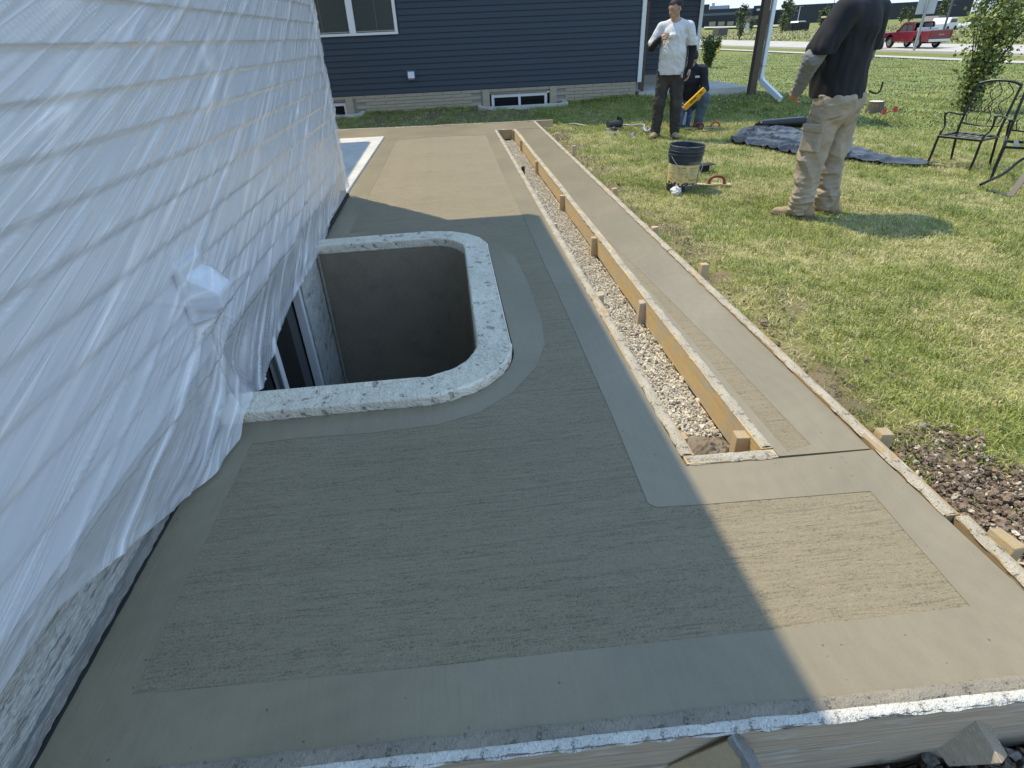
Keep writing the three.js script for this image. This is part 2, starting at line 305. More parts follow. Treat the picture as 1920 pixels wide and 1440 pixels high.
// ---------------------------------------------------------------- form boards and stakes
function boardGeo(len, h, t, bow = 0.004, seed = 0) {         // lies along z, top at y = 0, uv in metres
  const n = Math.max(2, Math.round(len / 0.25)), g = new THREE.BoxGeometry(t, h, len, 1, 2, n).translate(0, -h / 2, 0), p = g.attributes.position, uv = g.attributes.uv, nn = g.attributes.normal;
  for (let i = 0; i < p.count; i++) {
    const x = p.getX(i), y = p.getY(i), z = p.getZ(i);
    uv.setXY(i, z + seed, Math.abs(nn.getX(i)) > 0.5 ? y : x);
    p.setX(i, x + bow * n2(z * 0.9 + seed, 3)); p.setY(i, y + 0.6 * bow * n2(z * 1.3 + seed, 9));
  }
  g.computeVertexNormals(); return g;
}
function crustGeo(len, w, high, seed, cover = 0.5, raise = 0) {  // concrete slopped along the top of a board
  const nz = Math.max(8, Math.round(len / 0.018)), nx = 6, g = new THREE.PlaneGeometry(w, len, nx, nz).rotateX(-Math.PI / 2), p = g.attributes.position, uv = g.attributes.uv;
  for (let i = 0; i < p.count; i++) {
    const x = p.getX(i), z = p.getZ(i), e = Math.abs(x) / (w / 2);
    const k = cover + 0.55 * n2(z * 5 + seed, x * 14) + 0.35 * n2(z * 17 + seed, x * 30);
    p.setY(i, raise + clamp(k, -0.4, 1.2) * high * (1 - 0.75 * e * e) - (e > 0.9 ? 0.004 : 0));
    p.setX(i, x + (e > 0.9 ? 0.004 * n2(z * 12 + seed, x * 90) : 0.001)); uv.setXY(i, x, z);
  }
  g.computeVertexNormals(); return g;
}
function formBoard(a, b, h, m, label, opts = {}) {
  const A = V(...a), B = V(...b), len = Math.hypot(B.x - A.x, B.z - A.z), t = opts.t ?? 0.038;
  const o = thing('form_board', label, 'form board', [(A.x + B.x) / 2, (A.y + B.y) / 2, (A.z + B.z) / 2], Math.atan2(B.x - A.x, B.z - A.z), opts.group);
  mesh('plank', boardGeo(len, h, t, opts.bow ?? 0.004, A.z * 3 + A.x), m, o);
  if (opts.crust !== 0) { const c = mesh('concrete_crust', crustGeo(len - 0.01, t * (opts.over ?? 1.10), opts.crust ?? 0.006, A.x * 7 + A.z, opts.cover ?? 0.62), opts.crustMat ?? M.crust, o); c.position.x = opts.shift ?? 0; }
  return o;
}
formBoard([0.690, 0.004, -1.36], [0.737, 0.004, -9.00], 0.13, M.formWood, 'crusted form board between broomed patio and gravel channel', { bow: 0.006, crust: 0.007 });
formBoard([0.962, 0.004, -1.36], [0.991, 0.004, -5.15], 0.13, M.yellowWood, 'yellow form board between the gravel channel and narrow walkway, near half', { bow: 0.004 });
formBoard([0.990, 0.003, -5.16], [1.012, 0.004, -8.95], 0.13, M.yellowWood, 'pale form board between the gravel channel and narrow walkway, far half', { bow: 0.006 });
formBoard([0.674, 0.005, -1.340], [0.975, 0.005, -1.329], 0.11, M.newWood, 'short form board closing the gravel channel beside the dirt heap', { over: 1.1, crust: 0.008, bow: 0.001 });
formBoard([0.738, 0.004, -9.018], [1.010, 0.004, -8.970], 0.13, M.formWood, 'short form board closing the far end of the gravel channel', { bow: 0.001 });
formBoard([1.316, 0.006, -0.60], [1.340, 0.006, -0.99], 0.10, M.formWood, 'short crusted form board at lawn edge by the orange stake', { crust: 0.006, bow: 0.001 });
formBoard([1.3155, 0.006, -0.995], [1.3365, 0.006, -3.30], 0.10, M.formWood, 'long form board along the lawn from the walkway joint', { crust: 0.006 });
formBoard([1.3375, 0.006, -3.305], [1.378, 0.006, -6.60], 0.10, M.formWood, 'long form board along the lawn beside the dark bucket', { crust: 0.006 });
formBoard([1.379, 0.006, -6.605], [1.419, 0.006, -9.72], 0.10, M.formWood, 'long form board along the lawn at the far walkway', { crust: 0.006 });
formBoard([1.72, 0.010, -9.737], [-0.2, 0.004, -9.875], 0.10, M.newWood, 'far form board sticking out past the patio corner', { crust: 0.004, cover: 0.2 });
formBoard([-0.21, 0.004, -9.880], [-2.5, 0.004, -10.14], 0.10, M.newWood, 'far form board between patio and shaded grass strip', { crust: 0.004 });
// the front form: two planks on edge, the upper one smeared with white concrete
{
  const A = V(-0.95, 0, -0.598), B = V(1.42, 0, -0.522), len = A.distanceTo(B), o = thing('front_form', 'weathered two-plank front form smeared with white concrete', 'form board', [(A.x + B.x) / 2, 0, (A.z + B.z) / 2], Math.atan2(B.x - A.x, B.z - A.z));
  const up = mesh('plank', boardGeo(len, 0.112, 0.04, 0.003, 3), M.greyWood, o); up.position.y = 0.002;
  const low = mesh('plank', boardGeo(len, 0.108, 0.04, 0.003, 8), M.greyWood, o); low.position.set(-0.003, -0.1115, 0);
  const inner = mesh('grey_crust', crustGeo(len - 0.02, 0.036, 0.004, 4, 0.5), M.greyCrust, o); inner.position.set(0.009, 0.004, 0);
  const c = mesh('white_crust', crustGeo(len - 0.02, 0.026, 0.0045, 9, 0.20), M.whiteCrust, o); c.position.set(-0.0135, 0.0045, 0);
  const drip = new THREE.PlaneGeometry(0.03, len - 0.2, 4, 220).rotateX(-Math.PI / 2).rotateZ(-Math.PI / 2), p = drip.attributes.position;
  for (let i = 0; i < p.count; i++) { const y = p.getY(i), z = p.getZ(i); const k = clamp(0.35 + 0.8 * n2(z * 3.5, 5) + 0.5 * n2(z * 19, 7) + 0.25 * n2(z * 60, 3)); p.setY(i, -(0.015 - y) * k * (0.6 + 0.8 * sstep(0.1, 0.9, n2(z * 1.3, 40)))); p.setX(i, -0.0045 - 0.002 * n3(y * 80, z * 60, 2) + (y < -0.013 ? 0.004 : 0)); }
  drip.computeVertexNormals(); const dm = mesh('white_drips', drip, M.whiteCrust, o); dm.position.set(-0.0195, 0.004, 0);
}
function stake(p, topH, label, m = M.newWood, o = {}) {        // a sawn stake with a slightly split top, driven beside a form
  const g = rbox(o.w ?? 0.038, topH + 0.3, o.d ?? 0.05, 0.003, 0, (topH - 0.3) / 2, 0), pp = g.attributes.position;
  for (let i = 0; i < pp.count; i++) if (pp.getY(i) > topH - 0.02) pp.setY(i, pp.getY(i) + 0.006 * n3(pp.getX(i) * 60 + p.x * 9, pp.getZ(i) * 60 + p.z * 7, 1));
  g.computeVertexNormals();
  const s = mesh('wooden_stake', g, m); s.position.copy(p); s.rotation.set(o.tilt ?? R(-0.04, 0.04), o.turn ?? R(-0.15, 0.15), o.lean ?? R(-0.05, 0.05));
  return tag(s, label, 'stake', o.group ?? 'stakes holding the form boards');
}
const FLOOR = -0.13;
const inStake = 'stub of wooden stake nailed inside the yellow channel board';
for (const [x, z, h] of [[0.953, -4.92, 0.125], [0.945, -3.72, 0.120], [0.940, -2.62, 0.118], [0.968, -6.5, 0.125], [0.985, -7.95, 0.13]]) stake(V(x, FLOOR, z), h, inStake, rnd() < 0.3 ? M.greyWood : M.newWood, { w: 0.045, d: 0.042 });
stake(V(0.925, FLOOR, -1.455), 0.125, 'fat stake stub with white cap at the dirt heap', M.newWood, { w: 0.055, d: 0.045 });
stake(V(0.722, FLOOR, -1.50), 0.105, 'small pale stake stub at patio side of the dirt heap', M.newWood, { w: 0.05, d: 0.04 });
for (const [x, z, h] of [[0.745, -2.76, 0.12], [0.748, -4.14, 0.115]]) stake(V(x, FLOOR, z), h, 'grey stake stub inside the channel against the patio board', M.greyWood, { w: 0.04, d: 0.045 });
stake(V(0.757, FLOOR, -6.05), 0.165, 'black stake standing proud of the patio side of channel', M.dark, { w: 0.035, d: 0.035 });
stake(V(0.985, FLOOR, -8.90), 0.125, 'short stake in the far corner of the gravel channel', M.formWood);
for (const [x, z, h] of [[1.432, -7.84, 0.125], [1.425, -6.72, 0.135], [1.40, -4.86, 0.08], [1.384, -3.74, 0.07], [1.386, -2.91, 0.095], [1.370, -1.36, 0.065]]) stake(V(x, -0.04, z), h, 'short wooden stake driven on the lawn side of the form', M.newWood, { w: 0.045, d: 0.04 });
stake(V(1.37, -0.03, -0.885), 0.055, 'orange stained stake lying close to the bare soil', M.yellowWood, { w: 0.04, d: 0.075, turn: 0.1 });
// the braces against the front form
{
  const o = thing('brace_stake', 'slanting brace block with white crusted end on front form', 'stake', [0.47, -0.035, -0.500], 0);
  const g = rbox(0.042, 0.34, 0.075, 0.003, 0, -0.165, 0); const b = mesh('block', g, M.newWood, o);
  const c = mesh('white_cap', rough(new THREE.BoxGeometry(0.048, 0.012, 0.08, 6, 1, 8).translate(0, 0.008, 0), 0.005, 40), M.whiteCrust, o);
  o.rotation.set(0.5, 0.35, -0.85);
  const q = thing('brace_stake', 'grey plank brace leaning on front form at the gravel patch', 'stake', [1.02, -0.10, -0.497], 0);
  mesh('block', rbox(0.045, 0.36, 0.09, 0.003, 0, -0.17, 0), M.greyWood, q); q.rotation.set(0.55, 0.2, -0.55);
}

// ---------------------------------------------------------------- gravel and dirt
const stones = [0, 1, 2].map((k) => { const g = mergeVertices(new THREE.IcosahedronGeometry(1, 1).deleteAttribute('uv').deleteAttribute('normal')); const p = g.attributes.position; for (let i = 0; i < p.count; i++) { const v = V(p.getX(i), p.getY(i), p.getZ(i)), s = 0.78 + 0.46 * n3(v.x * 1.1 + k * 9, v.y * 1.1, v.z * 1.1); p.setXYZ(i, v.x * s * 1.15, v.y * s * 0.72, v.z * s); } return toCreasedNormals(g, 0.35); });
const stoneMat = std(1, 1, 1, 0.95);
function scatter(name, label, geo, m, list, category) {
  const o = new THREE.InstancedMesh(geo, m, list.length); o.name = numbered(name); o.castShadow = o.receiveShadow = true;
  const mt = new THREE.Matrix4(), q = new THREE.Quaternion(), e = new THREE.Euler();
  list.forEach((s, i) => { e.set(s.rx ?? 0, s.ry ?? 0, s.rz ?? 0); q.setFromEuler(e); mt.compose(V(s.x, s.y, s.z), q, V(s.sx, s.sy ?? s.sx, s.sz ?? s.sx)); o.setMatrixAt(i, mt); if (s.c) o.setColorAt(i, rgb(...s.c)); });
  scene.add(o); stuff(o); return tag(o, label, category);
}
{
  const bed = new THREE.PlaneGeometry(0.25, 7.6, 14, 380).rotateX(-Math.PI / 2).translate(0.845, -0.150, -5.17), p = bed.attributes.position;
  for (let i = 0; i < p.count; i++) { const x = p.getX(i), z = p.getZ(i); p.setX(i, x + 0.0055 * (-z - 1.3)); p.setY(i, p.getY(i) + 0.012 * n2(x * 8, z * 5) + 0.004 * n2(x * 40, z * 40)); }
  bed.computeVertexNormals(); struct(mesh('gravel_bed', bed, std(0.44, 0.395, 0.32, 1)));
  for (let k = 0; k < 3; k++) {
    const list = [];
    for (let i = 0; i < 6400; i++) {
      const z = -1.40 - 7.5 * Math.pow(rnd(), 1.25), x = 0.735 + 0.0055 * (-z - 1.3) + rnd() * 0.205, s = R(0.003, 0.0088) * (rnd() < 0.10 ? 1.5 : 1), far = sstep(-2.2, -4.5, z); if (rnd() < 0.35 * sstep(0.1, 0.7, n2(x * 3.5, z * 1.7))) continue;
      if (z > -1.62 && rnd() < 0.75) continue;
      const w = R(0.75, 1.15), warm = rnd();
      list.push({ x, y: -0.143 + 0.012 * n2(x * 8, z * 5) + rnd() * 0.016, z, sx: s * (1 - 0.15 * far), rx: R(0, 6), ry: R(0, 6), rz: R(0, 6), c: [w * (0.60 + 0.05 * warm), w * (0.56 + 0.02 * warm), w * (0.485 - 0.04 * warm)] });
    }
    scatter('gravel', 'pale crushed stone filling the channel between form boards', stones[k], stoneMat, list, 'gravel');
  }
  const heap = new THREE.PlaneGeometry(0.25, 0.30, 60, 70).rotateX(-Math.PI / 2).translate(0.835, -0.13, -1.50), h = heap.attributes.position;
  for (let i = 0; i < h.count; i++) { const x = h.getX(i), z = h.getZ(i), e = clamp(1.2 - Math.hypot((x - 0.835) / 0.14, (z + 1.47) / 0.16)); h.setY(i, -0.150 + e * (0.075 + 0.02 * n2(x * 14, z * 14) + 0.010 * n2(x * 45, z * 45) + 0.006 * n2(x * 110, z * 110))); }
  heap.computeVertexNormals(); tag(stuff(mesh('dirt_heap', heap, std(0.20, 0.165, 0.12, 1))), 'heap of crumbly brown dirt at the near end of gravel channel', 'dirt');
  // gravel and clods outside the forms
  const clods = [], peb = [];
  for (let i = 0; i < 11000; i++) {
    const close = i < 5600, z = close ? R(-1.5, -0.5) : R(-10.2, -0.1), x = close ? R(1.36, 1.92) : R(1.36, 2.6), d = dirtAmount(x, z); if (rnd() > d * 0.9) continue;
    const s = R(0.003, 0.010) * (rnd() < 0.06 ? 2 : 1), w = R(0.6, 1.4);
    (rnd() < 0.2 ? peb : clods).push({ x, y: ground(x, z) + R(0.005, 0.02), z, sx: s, rx: R(0, 6), ry: R(0, 6), rz: R(0, 6), c: null, w });
  }
  clods.forEach((c) => c.c = scale3([0.19, 0.14, 0.10], c.w)); peb.forEach((c) => c.c = scale3([0.46, 0.40, 0.31], c.w));
  scatter('soil_clods', 'crumbs of bare brown soil along the lawn side of forms', stones[0], stoneMat, clods, 'soil');
  scatter('pebbles', 'small pebbles strewn over the bare soil beside the form', stones[1], stoneMat, peb, 'pebbles');
  const fr = [];
  for (let i = 0; i < 2200; i++) { const x = R(0.35, 1.9), z = R(-0.50, 0.15), s = R(0.006, 0.02), w = R(0.6, 1.1), c = rnd() < 0.5; fr.push({ x, y: ground(x, z) + R(0, 0.02), z, sx: s, rx: R(0, 6), ry: R(0, 6), rz: R(0, 6), c: scale3(c ? [0.22, 0.21, 0.19] : [0.13, 0.10, 0.075], w) }); }
  scatter('rubble', 'grey rubble and soil at the foot of front form', stones[2], stoneMat, fr, 'rubble');
}

// ---------------------------------------------------------------- the window well
{
  const w = thing('window_well', 'deep concrete window well with pitted white rim', 'window well');
  const outer = wellU(0), inner = wellU(-0.158), ring = [...outer, ...inner.slice().reverse()];
  const g = slabOf(ring, 0.038, 0.052, [], 0.010);
  mesh('rim', rough(mergeVertices(g.deleteAttribute('normal'), 1e-4), 0.004, 22), M.rim, w);
  const lumps = []; for (let i = 0; i < 420; i++) { const t = rnd(), k = Math.floor(t * (outer.length - 1)), f = t * (outer.length - 1) - k, u = R(0.1, 0.9), a = [lerp(outer[k][0], outer[k + 1][0], f), lerp(outer[k][1], outer[k + 1][1], f)], b = [lerp(inner[k][0], inner[k + 1][0], f), lerp(inner[k][1], inner[k + 1][1], f)], s = R(0.003, 0.011); const l = stones[i % 3].clone().scale(s, s * 0.4, s).rotateY(R(0, 6)).translate(lerp(a[0], b[0], u), 0.038, lerp(a[1], b[1], u)); lumps.push(l); }
  stuff(mesh('crumbs', mergeGeometries(lumps), M.rim, w));
  // walls: a ruled surface between the inner outline at the top and at the floor
  const wall = (line, y0, y1) => { const pos = [], uv = [], idx = []; let s = 0; const ny = 8; line.forEach(([x, z], i) => { if (i) s += Math.hypot(x - line[i - 1][0], z - line[i - 1][1]); for (let k = 0; k <= ny; k++) { pos.push(x, lerp(y0, y1, k / ny), z); uv.push(s, lerp(y0, y1, k / ny)); } if (i) for (let k = 0; k < ny; k++) { const a = (i - 1) * (ny + 1) + k; idx.push(a, a + ny + 1, a + 1, a + 1, a + ny + 1, a + ny + 2); } }); const g = new THREE.BufferGeometry(); g.setAttribute('position', new THREE.Float32BufferAttribute(pos, 3)); g.setAttribute('uv', new THREE.Float32BufferAttribute(uv, 2)); g.setIndex(idx); g.computeVertexNormals(); return g; };
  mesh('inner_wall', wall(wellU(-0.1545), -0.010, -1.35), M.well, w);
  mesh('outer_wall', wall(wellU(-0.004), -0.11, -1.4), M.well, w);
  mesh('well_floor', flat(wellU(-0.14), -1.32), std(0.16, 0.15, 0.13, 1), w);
  // a mortar bead in the corner, laid on in short diagonal strokes
  const bead = []; for (let k = 0; k < 46; k++) bead.push(new THREE.SphereGeometry(0.016, 6, 5).scale(0.7, 1.7, 1).rotateX(0.5).translate(WALL + 0.012, -0.03 - k * 0.028, -3.806));
  stuff(mesh('mortar_bead', merge(bead), M.rim, w));
}

// ---------------------------------------------------------------- the white house on the left, wrapped in plastic sheet
function sidingBoard(len, exposure, lip = 0.013) {             // a lap of vinyl along x, its face towards +z, bottom at y = 0
  const s = new THREE.Shape([[0.001, exposure + 0.006], [lip * 0.55, exposure * 0.52], [lip, 0.006], [lip, 0], [0.002, 0.001], [-0.004, exposure + 0.006]].map(([a, b]) => new THREE.Vector2(a, b)));
  return new THREE.ExtrudeGeometry(s, { depth: len, bevelEnabled: false }).rotateY(-Math.PI / 2);    // profile x -> +z, length -> -x
}
const EAVE = 3.15, SIDE0 = 0.230, EXPO = 0.1105;
{
  const h = thing('white_house', 'white sided house wrapped in clear plastic sheeting', 'house');
  const wallShape = new THREE.Shape([[0.6, -1.4], [5.40, -1.4], [5.40, EAVE], [0.6, EAVE]].map(([a, b]) => new THREE.Vector2(-a, b)));
  // solid walls with real thickness; the long wall has the window opening
  const W0 = WALL - 0.014;
  const slabWall = (z0, z1, y0, y1) => box(0.18, y1 - y0, z1 - z0, W0 - 0.09, (y0 + y1) / 2, (z0 + z1) / 2);
  mesh('sheathing', merge([slabWall(-5.40, 3, 0.232, EAVE), box(3.0, EAVE - 0.03, 0.18, W0 - 1.69, (EAVE - 0.03) / 2 + 0.02, -5.31), box(0.18, EAVE - 0.02, 4.2, -2.72, (EAVE - 0.02) / 2 + 0.01, -7.5), box(4, EAVE - 0.02, 0.18, -4.63, (EAVE - 0.02) / 2 + 0.01, -9.5), box(3, EAVE - 0.04, 0.18, W0 - 1.69, (EAVE - 0.04) / 2 + 0.02, 2.9)]), M.siding, h);
  mesh('foundation', rough(merge([
    [-5.40, -3.31, -1.40, 0.228], [-3.31, -1.96, -0.006, 0.228], [-3.31, -1.96, -1.40, -1.12], [-1.96, 3, -1.40, 0.228]].map(([z0, z1, y0, y1]) => new THREE.BoxGeometry(0.2, y1 - y0, z1 - z0, 2, Math.max(2, Math.round((y1 - y0) / 0.03)), Math.max(2, Math.round((z1 - z0) / 0.03))).translate(WALL - 0.1, (y0 + y1) / 2, (z0 + z1) / 2))), 0.0035, 14), M.foundation, h);
  // a stamped face on the exposed foundation: slanting tooled marks
  const face = new THREE.PlaneGeometry(1.75, 0.21, 440, 56).rotateY(Math.PI / 2).translate(WALL + 0.003, 0.125, -0.93), fp = face.attributes.position;
  for (let i = 0; i < fp.count; i++) { const y = fp.getY(i), z = fp.getZ(i), row = y > 0.125 ? 40 : 0, q = z + (y - 0.1) * 0.55, edge = sstep(0.02, 0.0, Math.abs(y - 0.128)); fp.setX(i, fp.getX(i) + 0.0028 * Math.pow(Math.abs(n2(q * 17 + row, y * 7 + row)), 0.7) + 0.0012 * n2(z * 60, y * 60) - 0.003 * edge); }
  face.computeVertexNormals(); mesh('stamped_face', face, M.foundation, h);
  mesh('footing_ledge', rough(new THREE.BoxGeometry(0.02, 0.05, 4.6, 2, 4, 200).translate(WALL + 0.008, 0.012, 0.35 - 1.55), 0.004, 30), M.foundation, h);
  mesh('expansion_strip', merge([rough(new THREE.BoxGeometry(0.008, 0.03, 1.22, 1, 1, 60), 0.002, 30).translate(WALL + 0.021, -0.009, -1.19), rough(new THREE.BoxGeometry(0.016, 0.05, 1.38, 1, 1, 60), 0.004, 30).translate(WALL + 0.012, 0.0, -4.72)]), M.dark, h);
  const lap = sidingBoard(5.36, EXPO, 0.016).rotateY(Math.PI / 2);   // face towards +x, along z
  for (let k = 0; SIDE0 + k * EXPO < EAVE - 0.1; k++) { const b = mesh('siding_board', lap, M.siding, h); b.position.set(WALL - 0.012, SIDE0 + k * EXPO, -5.38); }
  // roof: flat soffits and a hip above them, the eave stands 0.36 m out
  const roofG = (x0, x1, z0, z1, y) => { const cx0 = lerp(x0, x1, 0.5), r = (z1 - z0) * 0.25; return merge([box(x1 - x0, 0.18, z1 - z0, (x0 + x1) / 2, y + 0.09, (z0 + z1) / 2)]); };
  mesh('roof', merge([roofG(-8, WALL + 0.36, -5.76, 3.2, EAVE), roofG(-8, -2.28, -9.85, -5.77, EAVE)]), std(0.10, 0.095, 0.09, 0.95), h);
  // the basement window at the bottom of the well
  const win = mesh('egress_window', box(0.02, 1.10, 1.34, WALL - 0.075, -0.565, -2.635), M.glass, h);
  for (const z of [-3.285, -2.645, -1.985]) mesh('window_frame', rbox(0.05, 1.10, z === -2.645 ? 0.055 : 0.04, 0.004, WALL - 0.035, -0.565, z), M.whiteVinyl, win);
  for (const y of [-1.10, -0.03]) mesh('window_frame', rbox(0.045, 0.04, 1.26, 0.004, WALL - 0.0375, y, -2.635), M.whiteVinyl, win);
  mesh('window_track', rbox(0.02, 1.04, 0.012, 0.003, WALL - 0.02, -0.565, -2.60), M.steel, win);
  const corner = mesh('corner_trim', merge([box(0.012, EAVE - 0.24, 0.09, WALL + 0.006, (EAVE + 0.22) / 2, -5.375)]), M.whiteVinyl, h);
}
// the dryer vent that pushes the sheet out
{
  const v = thing('vent_hood', 'white hooded wall vent under the plastic sheeting', 'vent', [WALL, 0.46, -2.0]);
  mesh('mounting_plate', rbox(0.022, 0.19, 0.20, 0.006, 0.011, 0.02, 0), M.whiteVinyl, v);
  const s = new THREE.Shape([[0, 0.07], [0.085, 0.005], [0.085, -0.045], [0.075, -0.045], [0.07, 0], [0, 0.055]].map(([a, b]) => new THREE.Vector2(a, b)));
  const hg = new THREE.ExtrudeGeometry(s, { depth: 0.13, bevelEnabled: false }).translate(0.022, 0, -0.065);
  mesh('hood', hg, M.whiteMetal, v);
  for (const z of [-0.066, 0.066]) mesh('hood_side', new THREE.ExtrudeGeometry(new THREE.Shape([[0, 0.07], [0.085, 0.005], [0.085, -0.045], [0, -0.045]].map(([a, b]) => new THREE.Vector2(a, b))), { depth: 0.004, bevelEnabled: false }).translate(0.022, 0, z - 0.002), M.whiteMetal, v);
}
// the sheet: it rests on the laps, is drawn into slanting pleats, tents over the vent and ends in a loose hem
{
  const hemPts = [[0.5, 0.30], [-0.55, 0.20], [-0.699, 0.176], [-0.881, 0.184], [-1.076, 0.11], [-1.33, 0.030], [-1.50, 0.012], [-1.70, 0.010], [-1.79, 0.046], [-1.95, 0.050], [-2.02, 0.0], [-2.136, -0.045], [-2.378, -0.040], [-2.743, -0.004], [-3.221, 0.012], [-4.035, 0.020], [-4.5, 0.075], [-4.75, 0.055], [-5.0, 0.13], [-5.2, 0.09], [-5.381, 0.075], [-5.6, 0.09]];
  const outPts = [[0.5, 0], [-1.1, 0.0], [-1.33, 0.02], [-1.55, 0.070], [-1.72, 0.098], [-1.92, 0.088], [-2.08, 0.05], [-2.378, 0.025], [-2.743, 0.012], [-4.1, 0.012], [-4.3, 0], [-6, 0]];
  const outAt = (z) => { for (let i = 1; i < outPts.length; i++) if (z >= outPts[i][0]) { const [z1, y1] = outPts[i], [z0, y0] = outPts[i - 1]; return lerp(y1, y0, sstep(0, 1, (z - z1) / (z0 - z1))); } return 0; };
  const hem = (z) => { for (let i = 1; i < hemPts.length; i++) if (z >= hemPts[i][0]) { const [z1, y1] = hemPts[i], [z0, y0] = hemPts[i - 1]; return lerp(y1, y0, (z - z1) / (z0 - z1)); } return 0.09; };
  const fold = (t, seed) => { const r = n2(t, seed); return Math.pow(1 - Math.abs(r), 8); };      // sharp ridges
  const NZ = 760, NLOW = 46, NY = 336, TOP = 2.28, YFIX = 0.27, Z0 = 0.3, Z1 = -5.415, pos = [], uv = [], idx = [];
  for (let i = 0; i <= NZ; i++) for (let j = 0; j <= NY; j++) {
    let z = lerp(Z0, Z1, i / NZ); const hm = hem(z) + 0.003 * n2(z * 7, 2), y = j < NLOW ? lerp(hm, YFIX, j / NLOW) : lerp(YFIX, TOP, (j - NLOW) / (NY - NLOW));
    const above = (y - SIDE0) / EXPO, lapped = y > SIDE0;
    const ph = above - Math.floor(above);
    const lapf = ph < 0.86 ? 1 - 0.72 * ph : lerp(1 - 0.72 * 0.86, 1, sstep(0.86, 1.0, ph));
    let d = lapped ? 0.006 + 0.0095 * lapf : 0.008 * sstep(SIDE0 - 0.09, SIDE0, y);
    const slope = 0.36 - 0.03 * (z + 3), t = y + slope * (z + 2.0), along = z - 0.33 * y;
    // pleats: coarse, middle, fine; each fades in and out along its length
    const env = (f, s) => sstep(-0.25, 0.55, n2(along * f + s, t * 2.2 + s));
    let pleat = 0.0070 * fold(t * 3.1, 11) * env(0.35, 3) + 0.0055 * fold(t * 8.5 + 0.5 * n2(along * 0.6, 5), 17) * env(0.55, 9) + 0.0030 * Math.sqrt(fold(t * 15 + 0.3 * n2(along, 7), 23)) * env(0.8, 15);
    const loose = sstep(0.62, 0.05, y) * sstep(-0.3, -1.2, z);
    pleat *= 1 + 0.5 * loose;
    pleat += loose * 0.012 * (0.5 + 0.5 * n2(t * 3.0, along * 0.4 + 4));
    pleat += 0.014 * sstep(0.14, 0, y - hm) * (0.5 + 0.5 * n2(z * 2.1, 33)) + 0.006 * sstep(0.03, 0, y - hm);
    // folds that radiate from the lower corner of the vent hood
    const vy = y - 0.40, vz = z + 1.99, vr = Math.hypot(vy, vz), va = Math.atan2(vy, vz);
    pleat += 0.007 * fold(va * 1.7, 41) * sstep(0.75, 0.12, vr) * (vy < 0.02 ? 1 : 0.45);
    d += pleat;
    // the tent over the hood and its plate
    const bz = Math.max(0, Math.abs(z + 2.0) - 0.068), hoodTop = y > 0.465 ? 0.107 * (1 - (y - 0.465) / 0.065) : 0.107, inside = y > 0.410 && y < 0.535;
    const by = Math.max(0, 0.415 - y, y - 0.53), far = Math.hypot(bz * 0.9, by * 0.8);
    const tent = Math.max(0, (inside || y < 0.415 ? 0.113 : 0.06) - (y > 0.465 ? Math.max(0, y - 0.465) * 0.95 : 0)) - far * (2.4 + 0.4 * n2(va * 3, 50) + (vy < 0 ? -1.0 : 0.4));
    const plate = 0.028 - Math.max(0, Math.abs(z + 2.0) - 0.10, y - 0.575, 0.385 - y) * 0.6;
    const press = Math.max(tent, plate); if (press > d) d = lerp(d, press, 0.96) + 0.25 * pleat;
    d += outAt(z) * Math.pow(clamp(1 - (y - hm) / 0.36), 1.6) * (0.92 + 0.16 * n2(t * 6, 70));
    const edge = sstep(-5.2, -5.41, z); d += 0.012 * edge * (0.5 + 0.5 * n2(y * 5, 8)) + 0.003 * edge * n2(y * 9, 3);
    z -= 0.020 * edge * (0.4 + 0.6 * n2(y * 2.5, 60)) + 0.0035 * (y - 1.2) * 0;
    pos.push(WALL + 0.006 + d, y, z); uv.push(along * 0.9, t);
  }
  // round the corner on to the end wall
  const col = NY + 1, NB = 30;
  for (let i = 1; i <= NB; i++) for (let j = 0; j <= NY; j++) { const s = (NZ * col + j) * 3, k = i / NB; pos.push(pos[s] - 0.02 - 1.4 * k, pos[s + 1] + 0.1 * k * (1 - j / NY), pos[s + 2] - 0.012 * Math.sin(Math.min(1, k * 6) * 1.57) + 0.008 * n2(k * 9, pos[s + 1] * 2)); uv.push(pos[s + 2] - k * 1.4, pos[s + 1]); }
  for (let i = 0; i < NZ + NB; i++) for (let j = 0; j < NY; j++) { const a = i * col + j; idx.push(a, a + col, a + 1, a + 1, a + col, a + col + 1); }
  const g = new THREE.BufferGeometry(); g.setAttribute('position', new THREE.Float32BufferAttribute(pos, 3)); g.setAttribute('uv', new THREE.Float32BufferAttribute(uv, 2)); g.setIndex(idx); g.computeVertexNormals();
  const pleatBump = dataTex(256, (u, v) => { const w = 0.010 * (vnoise(u, v, 5, 5, 171) - 0.5), line = (p, q, sd) => Math.pow(1 - Math.abs(2 * vnoise(u, v + w, p, q, sd) - 1), 6), gate = sstep(0.38, 0.68, vnoise(u, v, 9, 26, 177)), gate2 = sstep(0.42, 0.7, vnoise(u, v, 14, 18, 178)); return clamp(0.55 * line(4, 46, 172) * gate + 0.45 * line(7, 130, 173) * gate2 + 0.10 * vnoise(u, v, 40, 60, 175)); }, [3.4, 1.3], false, 1024);
